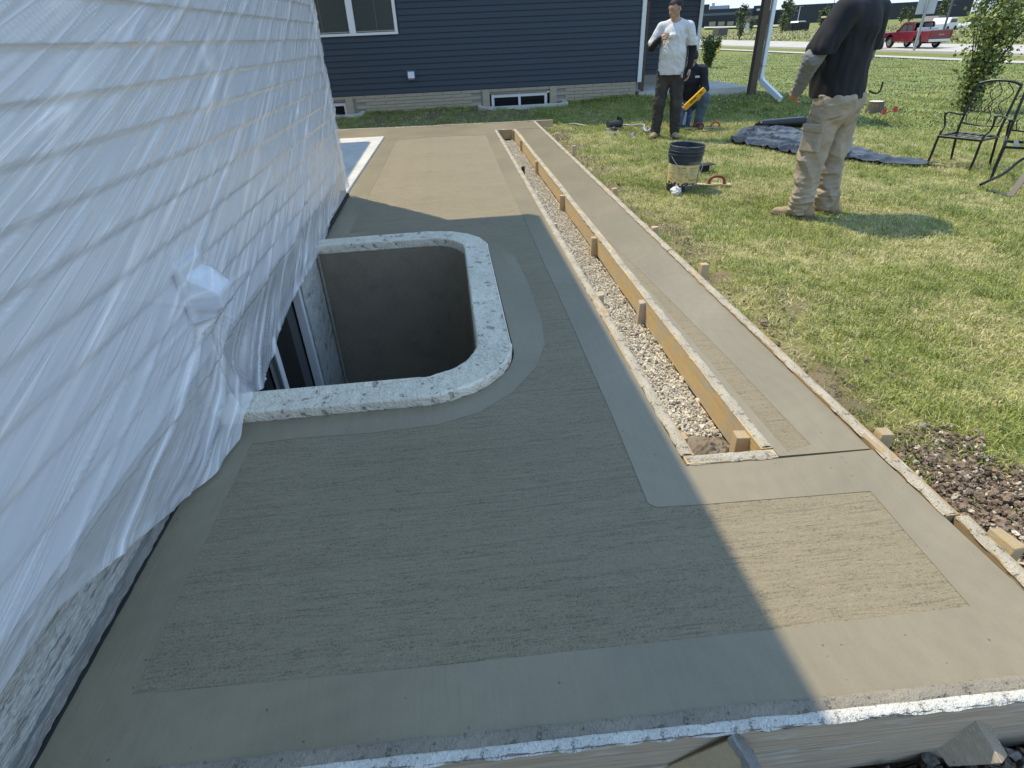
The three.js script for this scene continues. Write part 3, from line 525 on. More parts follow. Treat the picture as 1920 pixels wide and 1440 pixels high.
  // glints along the pleats painted in as milkier streaks, together with doubled film
  const filmFoldGlints = dataTex(256, (u, v) => { const w = 0.010 * (vnoise(u, v, 5, 5, 171) - 0.5), line = (p, q, sd, k) => Math.pow(1 - Math.abs(2 * vnoise(u, v + w, p, q, sd) - 1), k), gate = sstep(0.35, 0.65, vnoise(u, v, 6, 20, 181)), gate2 = sstep(0.40, 0.68, vnoise(u, v, 10, 14, 182)), gate3 = sstep(0.3, 0.7, vnoise(u, v, 3, 5, 183)); return clamp(0.92 - 0.50 * line(3, 22, 184, 8) * gate - 0.36 * line(5, 70, 185, 6) * gate2 - 0.20 * line(8, 190, 186, 5) * gate3 - 0.08 * vnoise(u, v, 12, 12, 187)); }, [3.4, 1.3], false, 1024);
  const film = phys(0.95, 0.96, 0.98, 0.20, { transmission: 0.80, transmissionMap: filmFoldGlints, thickness: 0, ior: 1.48, bumpMap: pleatBump, bumpScale: 0.0030 });
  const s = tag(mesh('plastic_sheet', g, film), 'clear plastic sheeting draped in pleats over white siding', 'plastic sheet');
  // the roll's printed arrow
  const arrow = new THREE.Shape([[0, 0.004], [0.055, 0.004], [0.055, 0.012], [0.075, 0], [0.055, -0.012], [0.055, -0.004], [0, -0.004]].map(([a, b]) => new THREE.Vector2(a, b)));
  arrow.holes.push(new THREE.Path([[0.003, 0.0025], [0.057, 0.0025], [0.0575, 0.007], [0.070, 0], [0.0575, -0.007], [0.057, -0.0025], [0.003, -0.0025]].map(([a, b]) => new THREE.Vector2(a, b))));
  const ink = std(0.12, 0.14, 0.16, 0.8);
  mesh('printed_arrow', new THREE.ShapeGeometry(arrow).rotateY(Math.PI / 2).rotateX(-0.15).translate(WALL + 0.062, 0.015, -1.66), ink, s);
}

// ---------------------------------------------------------------- the blue house
const BZ = -13.2;
{
  const h = thing('blue_house', 'dark blue sided house with pale block foundation', 'house', [0, 0, 0]);
  const blueTones = [rgb(0.025, 0.040, 0.057), rgb(0.0265, 0.042, 0.059), rgb(0.024, 0.0385, 0.055)].map((c) => new THREE.MeshStandardMaterial({ color: c, roughness: 0.55, side: THREE.DoubleSide }));
  const B0 = 0.246, BE = 0.1036, TOPW = 4.9, XL = -6.4, XR = 4.16;
  mesh('wall', merge([box(XR - XL, TOPW - 0.2, 0.2, (XL + XR) / 2, (TOPW + 0.2) / 2, BZ - 0.105), box(0.2, TOPW - 0.2, 1.9, XR - 0.1, (TOPW + 0.2) / 2, BZ - 1.16), box(2.0, TOPW - 0.2, 0.2, XR + 0.95, (TOPW + 0.2) / 2, -15.11), box(0.2, TOPW - 0.2, 6, XR + 1.86, (TOPW + 0.2) / 2, -18.2), box(0.2, TOPW - 0.2, 8, XL + 0.1, (TOPW + 0.2) / 2, BZ - 4.2), box(12.4, TOPW - 0.2, 0.2, -0.15, (TOPW + 0.2) / 2, -21.3)]), blueTones[0], h);
  const WX0 = -3.3, WX1 = -0.755, WY0 = 1.285;
  const full = sidingBoard(XR - XL - 0.04, BE, 0.021), right = sidingBoard(XR - WX1 - 0.05, BE, 0.021), left = sidingBoard(WX0 - XL - 0.05, BE, 0.021), rec = sidingBoard(1.86, BE, 0.021);
  for (let k = 0; B0 + k * BE < TOPW - 0.1; k++) {
    const y = B0 + k * BE;
    if (y + BE < WY0 + 0.02 || y > 3.0) mesh('siding_board', full, blueTones[k % 3], h).position.set(XR - 0.02, y, BZ);
    else { mesh('siding_board', right, blueTones[k % 3], h).position.set(XR - 0.02, y, BZ); mesh('siding_board', left, blueTones[k % 3], h).position.set(WX0 - 0.02, y, BZ); }
    if (k < 30) mesh('siding_board', rec, blueTones[(k + 1) % 3], h).position.set(XR + 1.92, y, -15.0);
  }
  // foundation of rows of block: courses and head joints stand as geometry
  const blocks = [], bw = 0.40, bh = 0.062;
  for (let r = 0; r < 6; r++) for (let x = XL + (r % 2) * bw / 2; x < XR - 0.05; x += bw) {
    const y0 = 0.24 - (r + 1) * bh, x1 = Math.min(x + bw, XR - 0.02);
    const hitL = (a, b, y) => (x1 > a && x < b && y0 + bh > y);
    if (y0 < 0.135 && ((x1 > 0.93 && x < 2.32) || (x1 > -3.6 && x < -1.96))) continue;
    blocks.push(box(x1 - x - 0.008, bh - 0.008, 0.05, (x + x1) / 2, y0 + bh / 2, BZ - 0.017 + 0.003 * n2(x * 5, r)));
  }
  stuff(mesh('block_courses', merge(blocks), M.block, h));
  mesh('foundation_core', merge([box(XR - XL - 0.06, 0.104, 0.1, (XL + XR) / 2, 0.19, BZ - 0.061), box(0.93 - (-1.96), 0.6, 0.1, (0.93 - 1.96) / 2, -0.16, BZ - 0.0612), box(XR - 2.35, 0.6, 0.1, (XR + 2.32) / 2, -0.16, BZ - 0.0614), box(XL * -1 - 3.6, 0.6, 0.1, (XL - 3.6) / 2, -0.16, BZ - 0.0616), box(1.95, 0.5, 0.12, XR + 0.95, 0.0, -15.06)]), std(0.29, 0.275, 0.245, 1), h);
  for (const x of [0.905, 2.34, -1.93]) mesh('pilaster', rbox(0.15, 0.34, 0.08, 0.01, x, 0.06, BZ + 0.004), M.block, h);
  // trims
  mesh('corner_trim', rbox(0.085, TOPW - 0.2, 0.05, 0.004, XR + 0.038, (TOPW + 0.25) / 2, BZ + 0.022), M.whiteVinyl, h);
  mesh('corner_trim', rbox(0.085, TOPW - 0.1, 0.06, 0.004, XR + 1.975, (TOPW + 0.1) / 2, -14.98), M.whiteVinyl, h);
  mesh('porch_ledger', box(0.05, 1.6, 0.06, XR + 0.14, 0.85, BZ - 0.06), M.postWood, h);
  mesh('ledger_block', box(0.10, 0.16, 0.06, XR + 0.10, 0.155, BZ - 0.02), M.postWood, h);
  // roof with the covered porch corner on the post
  mesh('roof', merge([box(14, 0.18, 9.6, -0.05, 3.35 + 0.09, -12.3 - 4.8)]), std(0.08, 0.075, 0.07, 0.95), h);
  // the twin window
  const w = mesh('window', box(WX1 - WX0 - 0.04, 1.55, 0.02, (WX0 + WX1) / 2, WY0 + 0.80, BZ + 0.004), phys(0.045, 0.056, 0.050, 0.25), h);
  const sills = [rbox(WX1 - WX0, 0.045, 0.045, 0.004, (WX0 + WX1) / 2, WY0 + 0.022, BZ + 0.026)];
  mesh('window_sill', sills[0], M.whiteVinyl, w);
  for (const [x, wd] of [[WX1 - 0.032, 0.06], [-1.630, 0.125], [-2.46, 0.06], [WX0 + 0.032, 0.06]]) mesh('window_frame', rbox(wd, 1.56, 0.04, 0.004, x, WY0 + 0.80 + 0.025, BZ + 0.024), M.whiteVinyl, w);
  mesh('window_frame', rbox(WX1 - WX0 - 0.004, 0.06, 0.042, 0.004, (WX0 + WX1) / 2, WY0 + 1.62, BZ + 0.0245), M.whiteVinyl, w);
  const slats = []; for (const [x0, x1] of [[-2.40, -1.70], [-1.56, -0.82]]) for (let k = 0; k < 34; k++) slats.push(box(x1 - x0, 0.003, 0.004, (x0 + x1) / 2, WY0 + 0.1 + k * 0.044, BZ + 0.017)); 
  stuff(mesh('blind_slats', merge(slats), std(0.06, 0.07, 0.06, 0.8), w));
  for (const x of [-1.155, -2.2]) mesh('blind_cord', box(0.012, 1.5, 0.004, x, WY0 + 0.82, BZ + 0.0195), std(0.12, 0.13, 0.12, 0.7), w);
  for (const [x0, x1] of [[-2.42, -1.70], [-1.56, -0.82]]) mesh('screen_rail', box(x1 - x0, 0.018, 0.012, (x0 + x1) / 2, WY0 + 0.066, BZ + 0.018), std(0.30, 0.29, 0.26, 0.6), w);
  // two basement windows
  for (const [x0, x1] of [[1.02, 2.22], [-3.2, -2.0]]) {
    const b = mesh('basement_window', box(x1 - x0, 0.40, 0.02, (x0 + x1) / 2, -0.07, BZ - 0.085), M.glass, h);
    const mid = (x0 + x1) / 2, ws = [[x0 + 0.03, 0.06, 0.40, -0.07], [x1 - 0.03, 0.06, 0.40, -0.07], [mid, 0.05, 0.40, -0.07]];
    for (const [x, wd, ht, y] of ws) mesh('window_frame', rbox(wd, ht, 0.04, 0.004, x, y, BZ - 0.055), M.whiteVinyl, b);
    mesh('window_frame', rbox(x1 - x0 - 0.10, 0.06, 0.036, 0.004, mid, 0.095, BZ - 0.056), M.whiteVinyl, b);
  }
  mesh('foundation_core', merge([[-3.6, -1.97], [0.94, 2.31]].map(([a, b]) => box(b - a, 0.5, 0.05, (a + b) / 2, -0.30, BZ - 0.16))), M.dark, h);
}
{ // the wall vent
  const v = thing('exhaust_vent', 'small white square vent on the dark blue siding', 'vent', [-0.60, 0.56, BZ + 0.016]);
  mesh('back_plate', rbox(0.19, 0.20, 0.02, 0.004, 0, 0, 0.01), std(0.05, 0.075, 0.11, 0.5), v);
  mesh('hood', new THREE.ExtrudeGeometry(new THREE.Shape([[0, 0.07], [0.07, 0.02], [0.075, -0.045], [0.068, -0.045], [0.062, 0.012], [0, 0.06]].map(([a, b]) => new THREE.Vector2(a, b))), { depth: 0.13, bevelEnabled: false }).rotateY(-Math.PI / 2).translate(0.065, 0, 0.02), M.whiteMetal, v);
  mesh('flap', rbox(0.11, 0.02, 0.03, 0.004, 0, -0.06, 0.05), std(0.4, 0.4, 0.4, 0.6), v);
}
for (const [x0, x1, label] of [[0.80, 2.52, 'low concrete window well in the grass below twin basement panes'], [-3.6, -1.72, 'low concrete window well half hidden behind the plastic wrapped corner']]) {
  const t = thing('basement_well', label, 'window well', [0, 0, 0], 0);
  const U = (g) => [[x0 - g, BZ + 0.02], ...arc(x0 - g + 0.30, BZ + 0.42 + g - 0.22, 0.30, Math.PI, 1.5 * Math.PI, 8).map(([x, z]) => [x, z]), ...arc(x1 + g - 0.30, BZ + 0.42 + g - 0.22, 0.30, 1.5 * Math.PI, 2 * Math.PI, 8), [x1 + g, BZ + 0.02]];
  const o = U(0.09), i = U(0); mesh('rim', rough(mergeVertices(slabOf([...o, ...i.slice().reverse()], -0.045, 0.6, [], 0.008).deleteAttribute('normal'), 1e-4), 0.003, 12), M.landing, t);
}
{ // porch: slab, post and downspout
  const ps = struct(mesh('porch_slab', slabOf([[XRp(0.06), -13.22], [6.72, -13.22], [6.72, -14.98], [XRp(0.06), -14.98]], 0.03, 0.4, [], 0.01), M.landing));
  const p = thing('porch_post', 'brown timber post holding the porch roof beside downspout', 'post', [6.47, -0.12, -12.62]);
  mesh('shaft', rbox(0.14, 3.46, 0.14, 0.006, 0, 1.74, 0), M.postWood, p);
  const d = thing('downspout', 'white metal downspout kicking out on to the lawn', 'downspout', [6.615, 0, -12.58]);
  mesh('pipe', rbox(0.075, 3.18, 0.10, 0.01, 0, 1.79, 0), M.whiteMetal, d);
  mesh('elbow', bar([0, 0.23, 0], [0.03, 0.13, 0.06], 0.074, 0.098), M.whiteMetal, d);
  mesh('outlet', bar([0.02, 0.165, 0.035], [0.17, -0.13, 0.62], 0.072, 0.095), M.whiteMetal, d);
  mesh('strap', rbox(0.082, 0.03, 0.106, 0.002, 0, 0.45, 0), M.steel, d);
}
function XRp(a) { return 4.16 + a; }

// ---------------------------------------------------------------- people: joints with radii, joined by a smooth minimum and meshed
function nets(f, lo, hi, cell) {                               // surface nets
  const nx = Math.ceil((hi.x - lo.x) / cell) + 1, ny = Math.ceil((hi.y - lo.y) / cell) + 1, nz = Math.ceil((hi.z - lo.z) / cell) + 1, val = new Float32Array(nx * ny * nz), id = new Int32Array(nx * ny * nz).fill(-1);
  const I = (i, j, k) => i + nx * (j + ny * k);
  for (let k = 0; k < nz; k++) for (let j = 0; j < ny; j++) for (let i = 0; i < nx; i++) val[I(i, j, k)] = f(lo.x + i * cell, lo.y + j * cell, lo.z + k * cell);
  const pos = [], idx = [], E = [[0, 1], [0, 2], [0, 4], [1, 3], [1, 5], [2, 3], [2, 6], [3, 7], [4, 5], [4, 6], [5, 7], [6, 7]];
  for (let k = 0; k < nz - 1; k++) for (let j = 0; j < ny - 1; j++) for (let i = 0; i < nx - 1; i++) {
    const v = [val[I(i, j, k)], val[I(i + 1, j, k)], val[I(i, j + 1, k)], val[I(i + 1, j + 1, k)], val[I(i, j, k + 1)], val[I(i + 1, j, k + 1)], val[I(i, j + 1, k + 1)], val[I(i + 1, j + 1, k + 1)]];
    let n = 0; for (const x of v) if (x < 0) n++; if (n === 0 || n === 8) continue;
    let sx = 0, sy = 0, sz = 0, c = 0;
    for (const [a, b] of E) if ((v[a] < 0) !== (v[b] < 0)) { const t = v[a] / (v[a] - v[b]); sx += (a & 1) + t * ((b & 1) - (a & 1)); sy += ((a >> 1) & 1) + t * (((b >> 1) & 1) - ((a >> 1) & 1)); sz += (a >> 2) + t * ((b >> 2) - (a >> 2)); c++; }
    id[I(i, j, k)] = pos.length / 3; pos.push(lo.x + (i + sx / c) * cell, lo.y + (j + sy / c) * cell, lo.z + (k + sz / c) * cell);
  }
  const quad = (a, b, c, d, flip) => { if (a < 0 || b < 0 || c < 0 || d < 0) return; if (flip) idx.push(a, c, b, a, d, c); else idx.push(a, b, c, a, c, d); };
  for (let k = 1; k < nz - 1; k++) for (let j = 1; j < ny - 1; j++) for (let i = 1; i < nx - 1; i++) {
    const v = val[I(i, j, k)] < 0;
    if (v !== val[I(i + 1, j, k)] < 0) quad(id[I(i, j - 1, k - 1)], id[I(i, j, k - 1)], id[I(i, j, k)], id[I(i, j - 1, k)], !v);
    if (v !== val[I(i, j + 1, k)] < 0) quad(id[I(i - 1, j, k - 1)], id[I(i - 1, j, k)], id[I(i, j, k)], id[I(i, j, k - 1)], !v);
    if (v !== val[I(i, j, k + 1)] < 0) quad(id[I(i - 1, j - 1, k)], id[I(i, j - 1, k)], id[I(i, j, k)], id[I(i - 1, j, k)], !v);
  }
  const nrm = new Float32Array(pos.length), e = cell * 0.6, uv = [];
  for (let i = 0; i < pos.length; i += 3) { const [x, y, z] = [pos[i], pos[i + 1], pos[i + 2]]; let a = f(x + e, y, z) - f(x - e, y, z), b = f(x, y + e, z) - f(x, y - e, z), c = f(x, y, z + e) - f(x, y, z - e); const l = Math.hypot(a, b, c) || 1; nrm.set([a / l, b / l, c / l], i); uv.push(x + z, y); }
  const g = new THREE.BufferGeometry(); g.setAttribute('position', new THREE.Float32BufferAttribute(pos, 3)); g.setAttribute('normal', new THREE.BufferAttribute(nrm, 3)); g.setAttribute('uv', new THREE.Float32BufferAttribute(uv, 2)); g.setIndex(idx); return g;
}
// a bone: [a, b, radius at a, radius at b, flatten?]; flatten = [direction, factor] makes the section an ellipse
function boneField(bones, k = 0.03) {
  const bs = bones.map(([a, b, ra, rb, fl]) => { const dx = b[0] - a[0], dy = b[1] - a[1], dz = b[2] - a[2]; return { a, d: [dx, dy, dz], l: Math.max(1e-9, dx * dx + dy * dy + dz * dz), ra, rb, fl }; });
  return (x, y, z) => {
    let m = 1e9;
    for (const b of bs) {
      let px = x - b.a[0], py = y - b.a[1], pz = z - b.a[2];
      if (b.fl) { const [n, q] = b.fl, s = (px * n[0] + py * n[1] + pz * n[2]) * (q - 1); px += n[0] * s; py += n[1] * s; pz += n[2] * s; }
      const t = clamp((px * b.d[0] + py * b.d[1] + pz * b.d[2]) / b.l), qx = px - b.d[0] * t, qy = py - b.d[1] * t, qz = pz - b.d[2] * t;
      const d = Math.sqrt(qx * qx + qy * qy + qz * qz) - (b.ra + (b.rb - b.ra) * t);
      const h = clamp(0.5 + 0.5 * (m - d) / k); m = m > 1e8 ? d : m + (d - m) * h - k * h * (1 - h);
    }
    return m;
  };
}
function boundsOf(bones, pad) { const lo = V(9, 9, 9), hi = V(-9, -9, -9); for (const [a, b, ra, rb] of bones) for (const [p, r] of [[a, ra], [b, rb]]) { lo.min(V(p[0] - r - pad, p[1] - r - pad, p[2] - r - pad)); hi.max(V(p[0] + r + pad, p[1] + r + pad, p[2] + r + pad)); } return [lo, hi]; }
function solid(bones, cell, k, extra, pad = 0.03) { const f = boneField(bones, k), [lo, hi] = boundsOf(bones, pad); return nets(extra ? (x, y, z) => extra(f(x, y, z), x, y, z) : f, lo, hi, cell); }
const vadd = (a, b, s = 1) => [a[0] + b[0] * s, a[1] + b[1] * s, a[2] + b[2] * s];
const vnorm = (a) => { const l = Math.hypot(...a); return [a[0] / l, a[1] / l, a[2] / l]; };
const vcross = (a, b) => [a[1] * b[2] - a[2] * b[1], a[2] * b[0] - a[0] * b[2], a[0] * b[1] - a[1] * b[0]];
// a hand: palm, four fingers and a thumb, from the wrist along dir; palm faces `face`, thumb on the side `side`
function handBones(w, dir, face, side, curl) {
  const d = vnorm(dir), s = vnorm(side), f = vnorm(face), B = [];
  const k = vadd(w, d, 0.085);
  B.push([w, vadd(w, d, 0.03), 0.026, 0.030, [f, 1.5]], [vadd(vadd(w, d, 0.03), s, 0.012), vadd(k, s, 0.022), 0.026, 0.019, [f, 1.35]], [vadd(vadd(w, d, 0.03), s, -0.012), vadd(k, s, -0.022), 0.024, 0.018, [f, 1.35]]);
  [[0.030, 0.040, 0.0095], [0.010, 0.046, 0.0098], [-0.011, 0.042, 0.0094], [-0.031, 0.033, 0.0085]].forEach(([o, len, r], i) => {
    let p = vadd(k, s, o), a = curl * 0.45 + i * 0.05;
    for (let j = 0; j < 3; j++) { const q = vadd(vadd(p, d, Math.cos(a) * len * (1 - 0.22 * j)), f, Math.sin(a) * len * (1 - 0.22 * j)); B.push([p, q, r * (1 - 0.1 * j), r * (0.92 - 0.1 * j)]); p = q; a += curl; }
  });
  const t0 = vadd(vadd(w, d, 0.028), s, 0.026), t1 = vadd(vadd(vadd(t0, s, 0.026), d, 0.026), f, 0.012), t2 = vadd(vadd(vadd(t1, d, 0.030), s, 0.004), f, 0.010 + 0.012 * curl);
  B.push([t0, t1, 0.0155, 0.0118], [t1, t2, 0.0115, 0.0092]);
  return B;
}
function headField(c, yaw, pitch) {                            // a head looking along +z, turned by yaw and bent by pitch
  const q = new THREE.Quaternion().setFromEuler(new THREE.Euler(pitch, yaw, 0, 'YXZ')), inv = q.clone().invert(), v = V(0, 0, 0);
  const bones = [[[0, 0.035, -0.018], [0, 0.030, 0.016], 0.088, 0.083, [[1, 0, 0], 1.16]], [[0, -0.02, 0.035], [0, -0.085, 0.062], 0.066, 0.030, [[1, 0, 0], 1.05]], [[-0.045, -0.05, 0.02], [0.0, -0.092, 0.06], 0.026, 0.022], [[0.045, -0.05, 0.02], [0.0, -0.092, 0.06], 0.026, 0.022],
    [[0, 0.018, 0.097], [0, -0.022, 0.114], 0.011, 0.0145], [[-0.014, -0.027, 0.102], [0.014, -0.027, 0.102], 0.010, 0.010], [[-0.036, 0.030, 0.086], [0.036, 0.030, 0.086], 0.015, 0.015], [[-0.020, -0.057, 0.092], [0.020, -0.057, 0.092], 0.0085, 0.0085], [[-0.016, -0.068, 0.091], [0.016, -0.068, 0.091], 0.0075, 0.0075],
    [[-0.080, 0.015, -0.004], [-0.083, -0.025, 0.004], 0.014, 0.010, [[1, 0, 0], 1.9]], [[0.080, 0.015, -0.004], [0.083, -0.025, 0.004], 0.014, 0.010, [[1, 0, 0], 1.9]]];
  const f = boneField(bones, 0.020);
  return { q, f: (x, y, z) => { v.set(x - c[0], y - c[1], z - c[2]).applyQuaternion(inv); return f(v.x, v.y, v.z); }, local: (x, y, z) => v.set(x - c[0], y - c[1], z - c[2]).applyQuaternion(inv) };
}
const skinMat = (() => { const map = dataTex(128, (u, v) => scale3([0.42, 0.25, 0.165], 0.9 + 0.2 * fbm(u, v, 5, 3, 101)), 0.2); return new THREE.MeshStandardMaterial({ map, roughness: 0.6, side: THREE.DoubleSide }); })();
const hairMat = std(0.012, 0.010, 0.009, 0.7), eyeWhite = std(0.55, 0.52, 0.48, 0.3), eyeDark = std(0.01, 0.008, 0.007, 0.2);
function finishHead(person, c, yaw, pitch, hairTop) {
  const H = headField(c, yaw, pitch), lo = V(c[0] - 0.16, c[1] - 0.16, c[2] - 0.16), hi = V(c[0] + 0.16, c[1] + 0.18, c[2] + 0.16);
  const hair = nets((x, y, z) => { const p = H.local(x, y, z), px = p.x, py = p.y, pz = p.z; const d = H.f(x, y, z) - hairTop - 0.004 * n3(x * 60, y * 60, z * 60); const cut = Math.max(0.066 - py + (pz > 0 ? 0 : pz * 1.1) + (Math.abs(px) > 0.06 && pz < 0.03 && pz > -0.05 ? -0.03 : 0), pz - 0.085 + 0.25 * (py - 0.09)); return Math.max(d, cut); }, lo, hi, 0.006);
  mesh('hair', hair, hairMat, person);
  for (const s of [-1, 1]) { const p = V(s * 0.031, 0.010, 0.0865).applyQuaternion(H.q).add(V(...c)), e = mesh('eye', new THREE.SphereGeometry(0.0115, 10, 8), eyeWhite, person); e.position.copy(p); const i = mesh('iris', new THREE.SphereGeometry(0.0062, 8, 6), eyeDark, e); i.position.copy(V(0, 0, 0.0068).applyQuaternion(H.q)); const b = mesh('eyebrow', new THREE.CapsuleGeometry(0.0030, 0.022, 2, 6).rotateZ(1.57 - s * 0.12), hairMat, person); b.position.copy(V(s * 0.032, 0.040, 0.099).applyQuaternion(H.q).add(V(...c))); b.quaternion.copy(H.q); }
}
function bootGeo(w, heel, toe) {                               // a work boot in its own frame: sole on y = 0, toe along +z
  const b = [[[0, 0.045, -0.09], [0, 0.045, 0.06], 0.045, 0.044, [[0, 1, 0], 1.05]], [[0, 0.040, 0.06], [0, 0.034, 0.155], 0.044, 0.038, [[0, 1, 0], 1.2]], [[0, 0.05, -0.075], [0, 0.17, -0.065], 0.048, 0.05]];
  return solid(b, 0.009, 0.035, (d, x, y, z) => Math.max(d + 0.001 * n3(x * 50, y * 50, z * 50), 0.012 - y));
}
const soleGeo = (() => { const s = new THREE.Shape(); s.moveTo(-0.045, -0.135); s.bezierCurveTo(-0.05, -0.05, -0.036, 0, -0.048, 0.08); s.bezierCurveTo(-0.05, 0.17, -0.03, 0.2, 0, 0.2); s.bezierCurveTo(0.03, 0.2, 0.05, 0.17, 0.048, 0.08); s.bezierCurveTo(0.036, 0, 0.05, -0.05, 0.045, -0.135); s.bezierCurveTo(0.03, -0.15, -0.03, -0.15, -0.045, -0.135); return new THREE.ExtrudeGeometry(s, { depth: 0.024, bevelEnabled: true, bevelSize: 0.004, bevelThickness: 0.003, bevelSegments: 1 }).rotateX(Math.PI / 2).scale(1, 1, 1).translate(0, 0.027, 0); })();
function boots(person, m, list, soleMat) { const g = bootGeo(); for (const [x, z, turn, y = 0, tilt = 0] of list) { const b = mesh('boot', g, m, person); at(b, x, y, z, tilt, turn, 0); mesh('sole', soleGeo, soleMat, b); } }

function personBody(person, J, S) {
  // skin: one continuous surface under the clothes, with a head and hands from finer grids merged in
  const arm = (s, e, w) => [[J[s], J[e], 0.046 * S, 0.038 * S], [J[e], J[w], 0.037 * S, 0.027 * S]], leg = (h, k, a) => [[J[h], J[k], 0.078 * S, 0.052 * S], [J[k], J[a], 0.052 * S, 0.036 * S]];
  const bones = [[J.pelvis, J.waist, 0.12 * S, 0.115 * S, [J.front, 1.25]], [J.waist, J.chest, 0.115 * S, 0.135 * S, [J.front, 1.25]], [J.chest, J.neckLow, 0.12 * S, 0.06], [J.neckLow, J.neck, 0.056, 0.054], [J.shoulderL, J.neckLow, 0.055 * S, 0.06], [J.shoulderR, J.neckLow, 0.055 * S, 0.06],
    ...arm('shoulderL', 'elbowL', 'wristL'), ...arm('shoulderR', 'elbowR', 'wristR'), ...leg('hipL', 'kneeL', 'ankleL'), ...leg('hipR', 'kneeR', 'ankleR')];
  const parts = [solid(bones, 0.016, 0.04)];
  const H = headField(J.head, J.yaw, J.pitch), nb = boneField([[J.neckLow, J.neck, 0.056, 0.054], [J.neck, vadd(J.head, [0, -0.03, -0.02]), 0.054, 0.05]], 0.02), c = J.head;
  parts.push(nets((x, y, z) => { const a = H.f(x, y, z), b = nb(x, y, z), h = clamp(0.5 + 0.5 * (b - a) / 0.02); return b + (a - b) * h - 0.02 * h * (1 - h); }, V(c[0] - 0.16, c[1] - 0.24, c[2] - 0.16), V(c[0] + 0.16, c[1] + 0.16, c[2] + 0.16), 0.006));
  for (const h of J.hands) parts.push(solid(handBones(...h), 0.0045, 0.008));
  return mesh('body', mergeGeometries(parts), skinMat, person);
}
// the worker in the white T-shirt, pinching his shirt and looking aside
{
  const P = onGround(1246, 258), o = thing('person', 'person in white T-shirt over black sleeves pinching his shirt', 'person', P, -0.42, 'workers standing and kneeling on the lawn');
  const J = { front: [0, 0, 1], pelvis: [0, 0.95, 0], waist: [0, 1.10, 0.01], chest: [0, 1.36, 0], neckLow: [0, 1.52, -0.01], neck: [-0.01, 1.575, 0.005], head: [-0.015, 1.69, 0.035], yaw: -0.75, pitch: 0.28,
    shoulderL: [0.195, 1.47, -0.01], elbowL: [0.275, 1.19, -0.03], wristL: [0.262, 0.95, 0.03], shoulderR: [-0.195, 1.47, -0.01], elbowR: [-0.31, 1.225, 0.02], wristR: [-0.185, 1.335, 0.165],
    hipL: [0.095, 0.93, 0], kneeL: [0.12, 0.50, 0.02], ankleL: [0.14, 0.10, -0.01], hipR: [-0.095, 0.93, 0], kneeR: [-0.125, 0.50, 0.03], ankleR: [-0.15, 0.10, 0.0] };
  J.hands = [[J.wristL, [0, -1, 0.12], [-1, 0, 0.2], [0.1, 0.1, 1], 0.45], [J.wristR, [0.75, 0.25, 0.35], [-0.2, -0.35, -0.9], [0.1, 0.9, -0.3], 0.75]];
  personBody(o, J, 0.95); finishHead(o, J.head, J.yaw, J.pitch, 0.010);
  const fold = (x, y, z) => 0.016 * Math.abs(n3(x * 5 + y * 4, y * 3 - x * 5, z * 5)) - 0.006 + 0.008 * Math.abs(n3(x * 13 + y * 9, y * 6 - x * 10, z * 13));
  mesh('sleeves', solid([[J.shoulderL, J.elbowL, 0.060, 0.052], [J.elbowL, J.wristL, 0.052, 0.039], [J.shoulderR, J.elbowR, 0.060, 0.052], [J.elbowR, J.wristR, 0.052, 0.040]], 0.010, 0.02, (d, x, y, z) => d + 0.003 * n3(x * 25, y * 45, z * 25)), cloth([0.012, 0.012, 0.014]), o);
  const tee = [[[0, 0.78, 0.0], [0, 1.15, 0.03], 0.196, 0.188, [J.front, 1.30]], [[0, 1.15, 0.03], [0, 1.36, 0.015], 0.182, 0.172, [J.front, 1.30]], [[0, 1.36, 0], [0, 1.49, -0.01], 0.150, 0.08, [J.front, 1.15]], [[-0.13, 1.462, -0.01], [0.13, 1.462, -0.01], 0.070, 0.070], [[-0.16, 1.475, -0.01], [0, 1.535, -0.012], 0.06, 0.068], [[0.16, 1.475, -0.01], [0, 1.535, -0.012], 0.06, 0.068], [J.shoulderL, [0.268, 1.25, -0.02], 0.070, 0.080], [J.shoulderR, [-0.285, 1.27, 0.01], 0.070, 0.082], [[0.02, 1.36, 0.12], [-0.11, 1.355, 0.20], 0.05, 0.012]];
  mesh('shirt', solid(tee, 0.010, 0.032, (d, x, y, z) => Math.max(d + fold(x, y, z) * sstep(1.55, 1.3, y), 0.872 + 0.006 * n3(x * 6, 1, z * 6) - y, 0.078 - Math.hypot(x, (y - 1.60) * 0.85, z - 0.025), x > 0.2 ? 1.235 - y : x < -0.2 ? 1.235 - y : -1)), cloth([0.62, 0.61, 0.60], 0.4, 0.2), o);
  const legs = [[[0, 0.93, 0], [0, 0.88, 0], 0.150, 0.155, [J.front, 1.3]], [J.hipL, J.kneeL, 0.108, 0.088], [J.kneeL, J.ankleL, 0.088, 0.075], [J.hipR, J.kneeR, 0.108, 0.088], [J.kneeR, J.ankleR, 0.088, 0.075]];
  const jean = wood([0.060, 0.050, 0.042], [0.028, 0.025, 0.024], [0.5, 0.4], 0.9);
  mesh('trousers', solid(legs, 0.010, 0.03, (d, x, y, z) => Math.max(d + 0.007 * n3(x * 12, y * (y < 0.35 ? 26 : 9), z * 12) * sstep(0.95, 0.6, y) + 0.003 * n3(x * 30, y * 30, z * 30), 0.035 - y, y - 0.93)), cloth([0.045, 0.040, 0.036], 0.5, 0.9), o);
  const keys = mesh('key_ring', merge([new THREE.TorusGeometry(0.018, 0.003, 6, 14).translate(0.17, 0.90, 0.11), box(0.012, 0.055, 0.004, 0.175, 0.86, 0.115), box(0.010, 0.05, 0.004, 0.16, 0.865, 0.118)]), M.steel, o);
  boots(o, cloth([0.30, 0.22, 0.14], 0.2, 0.3), [[-0.15, 0.03, -0.25], [0.145, 0.02, 0.3]], M.dark);
}
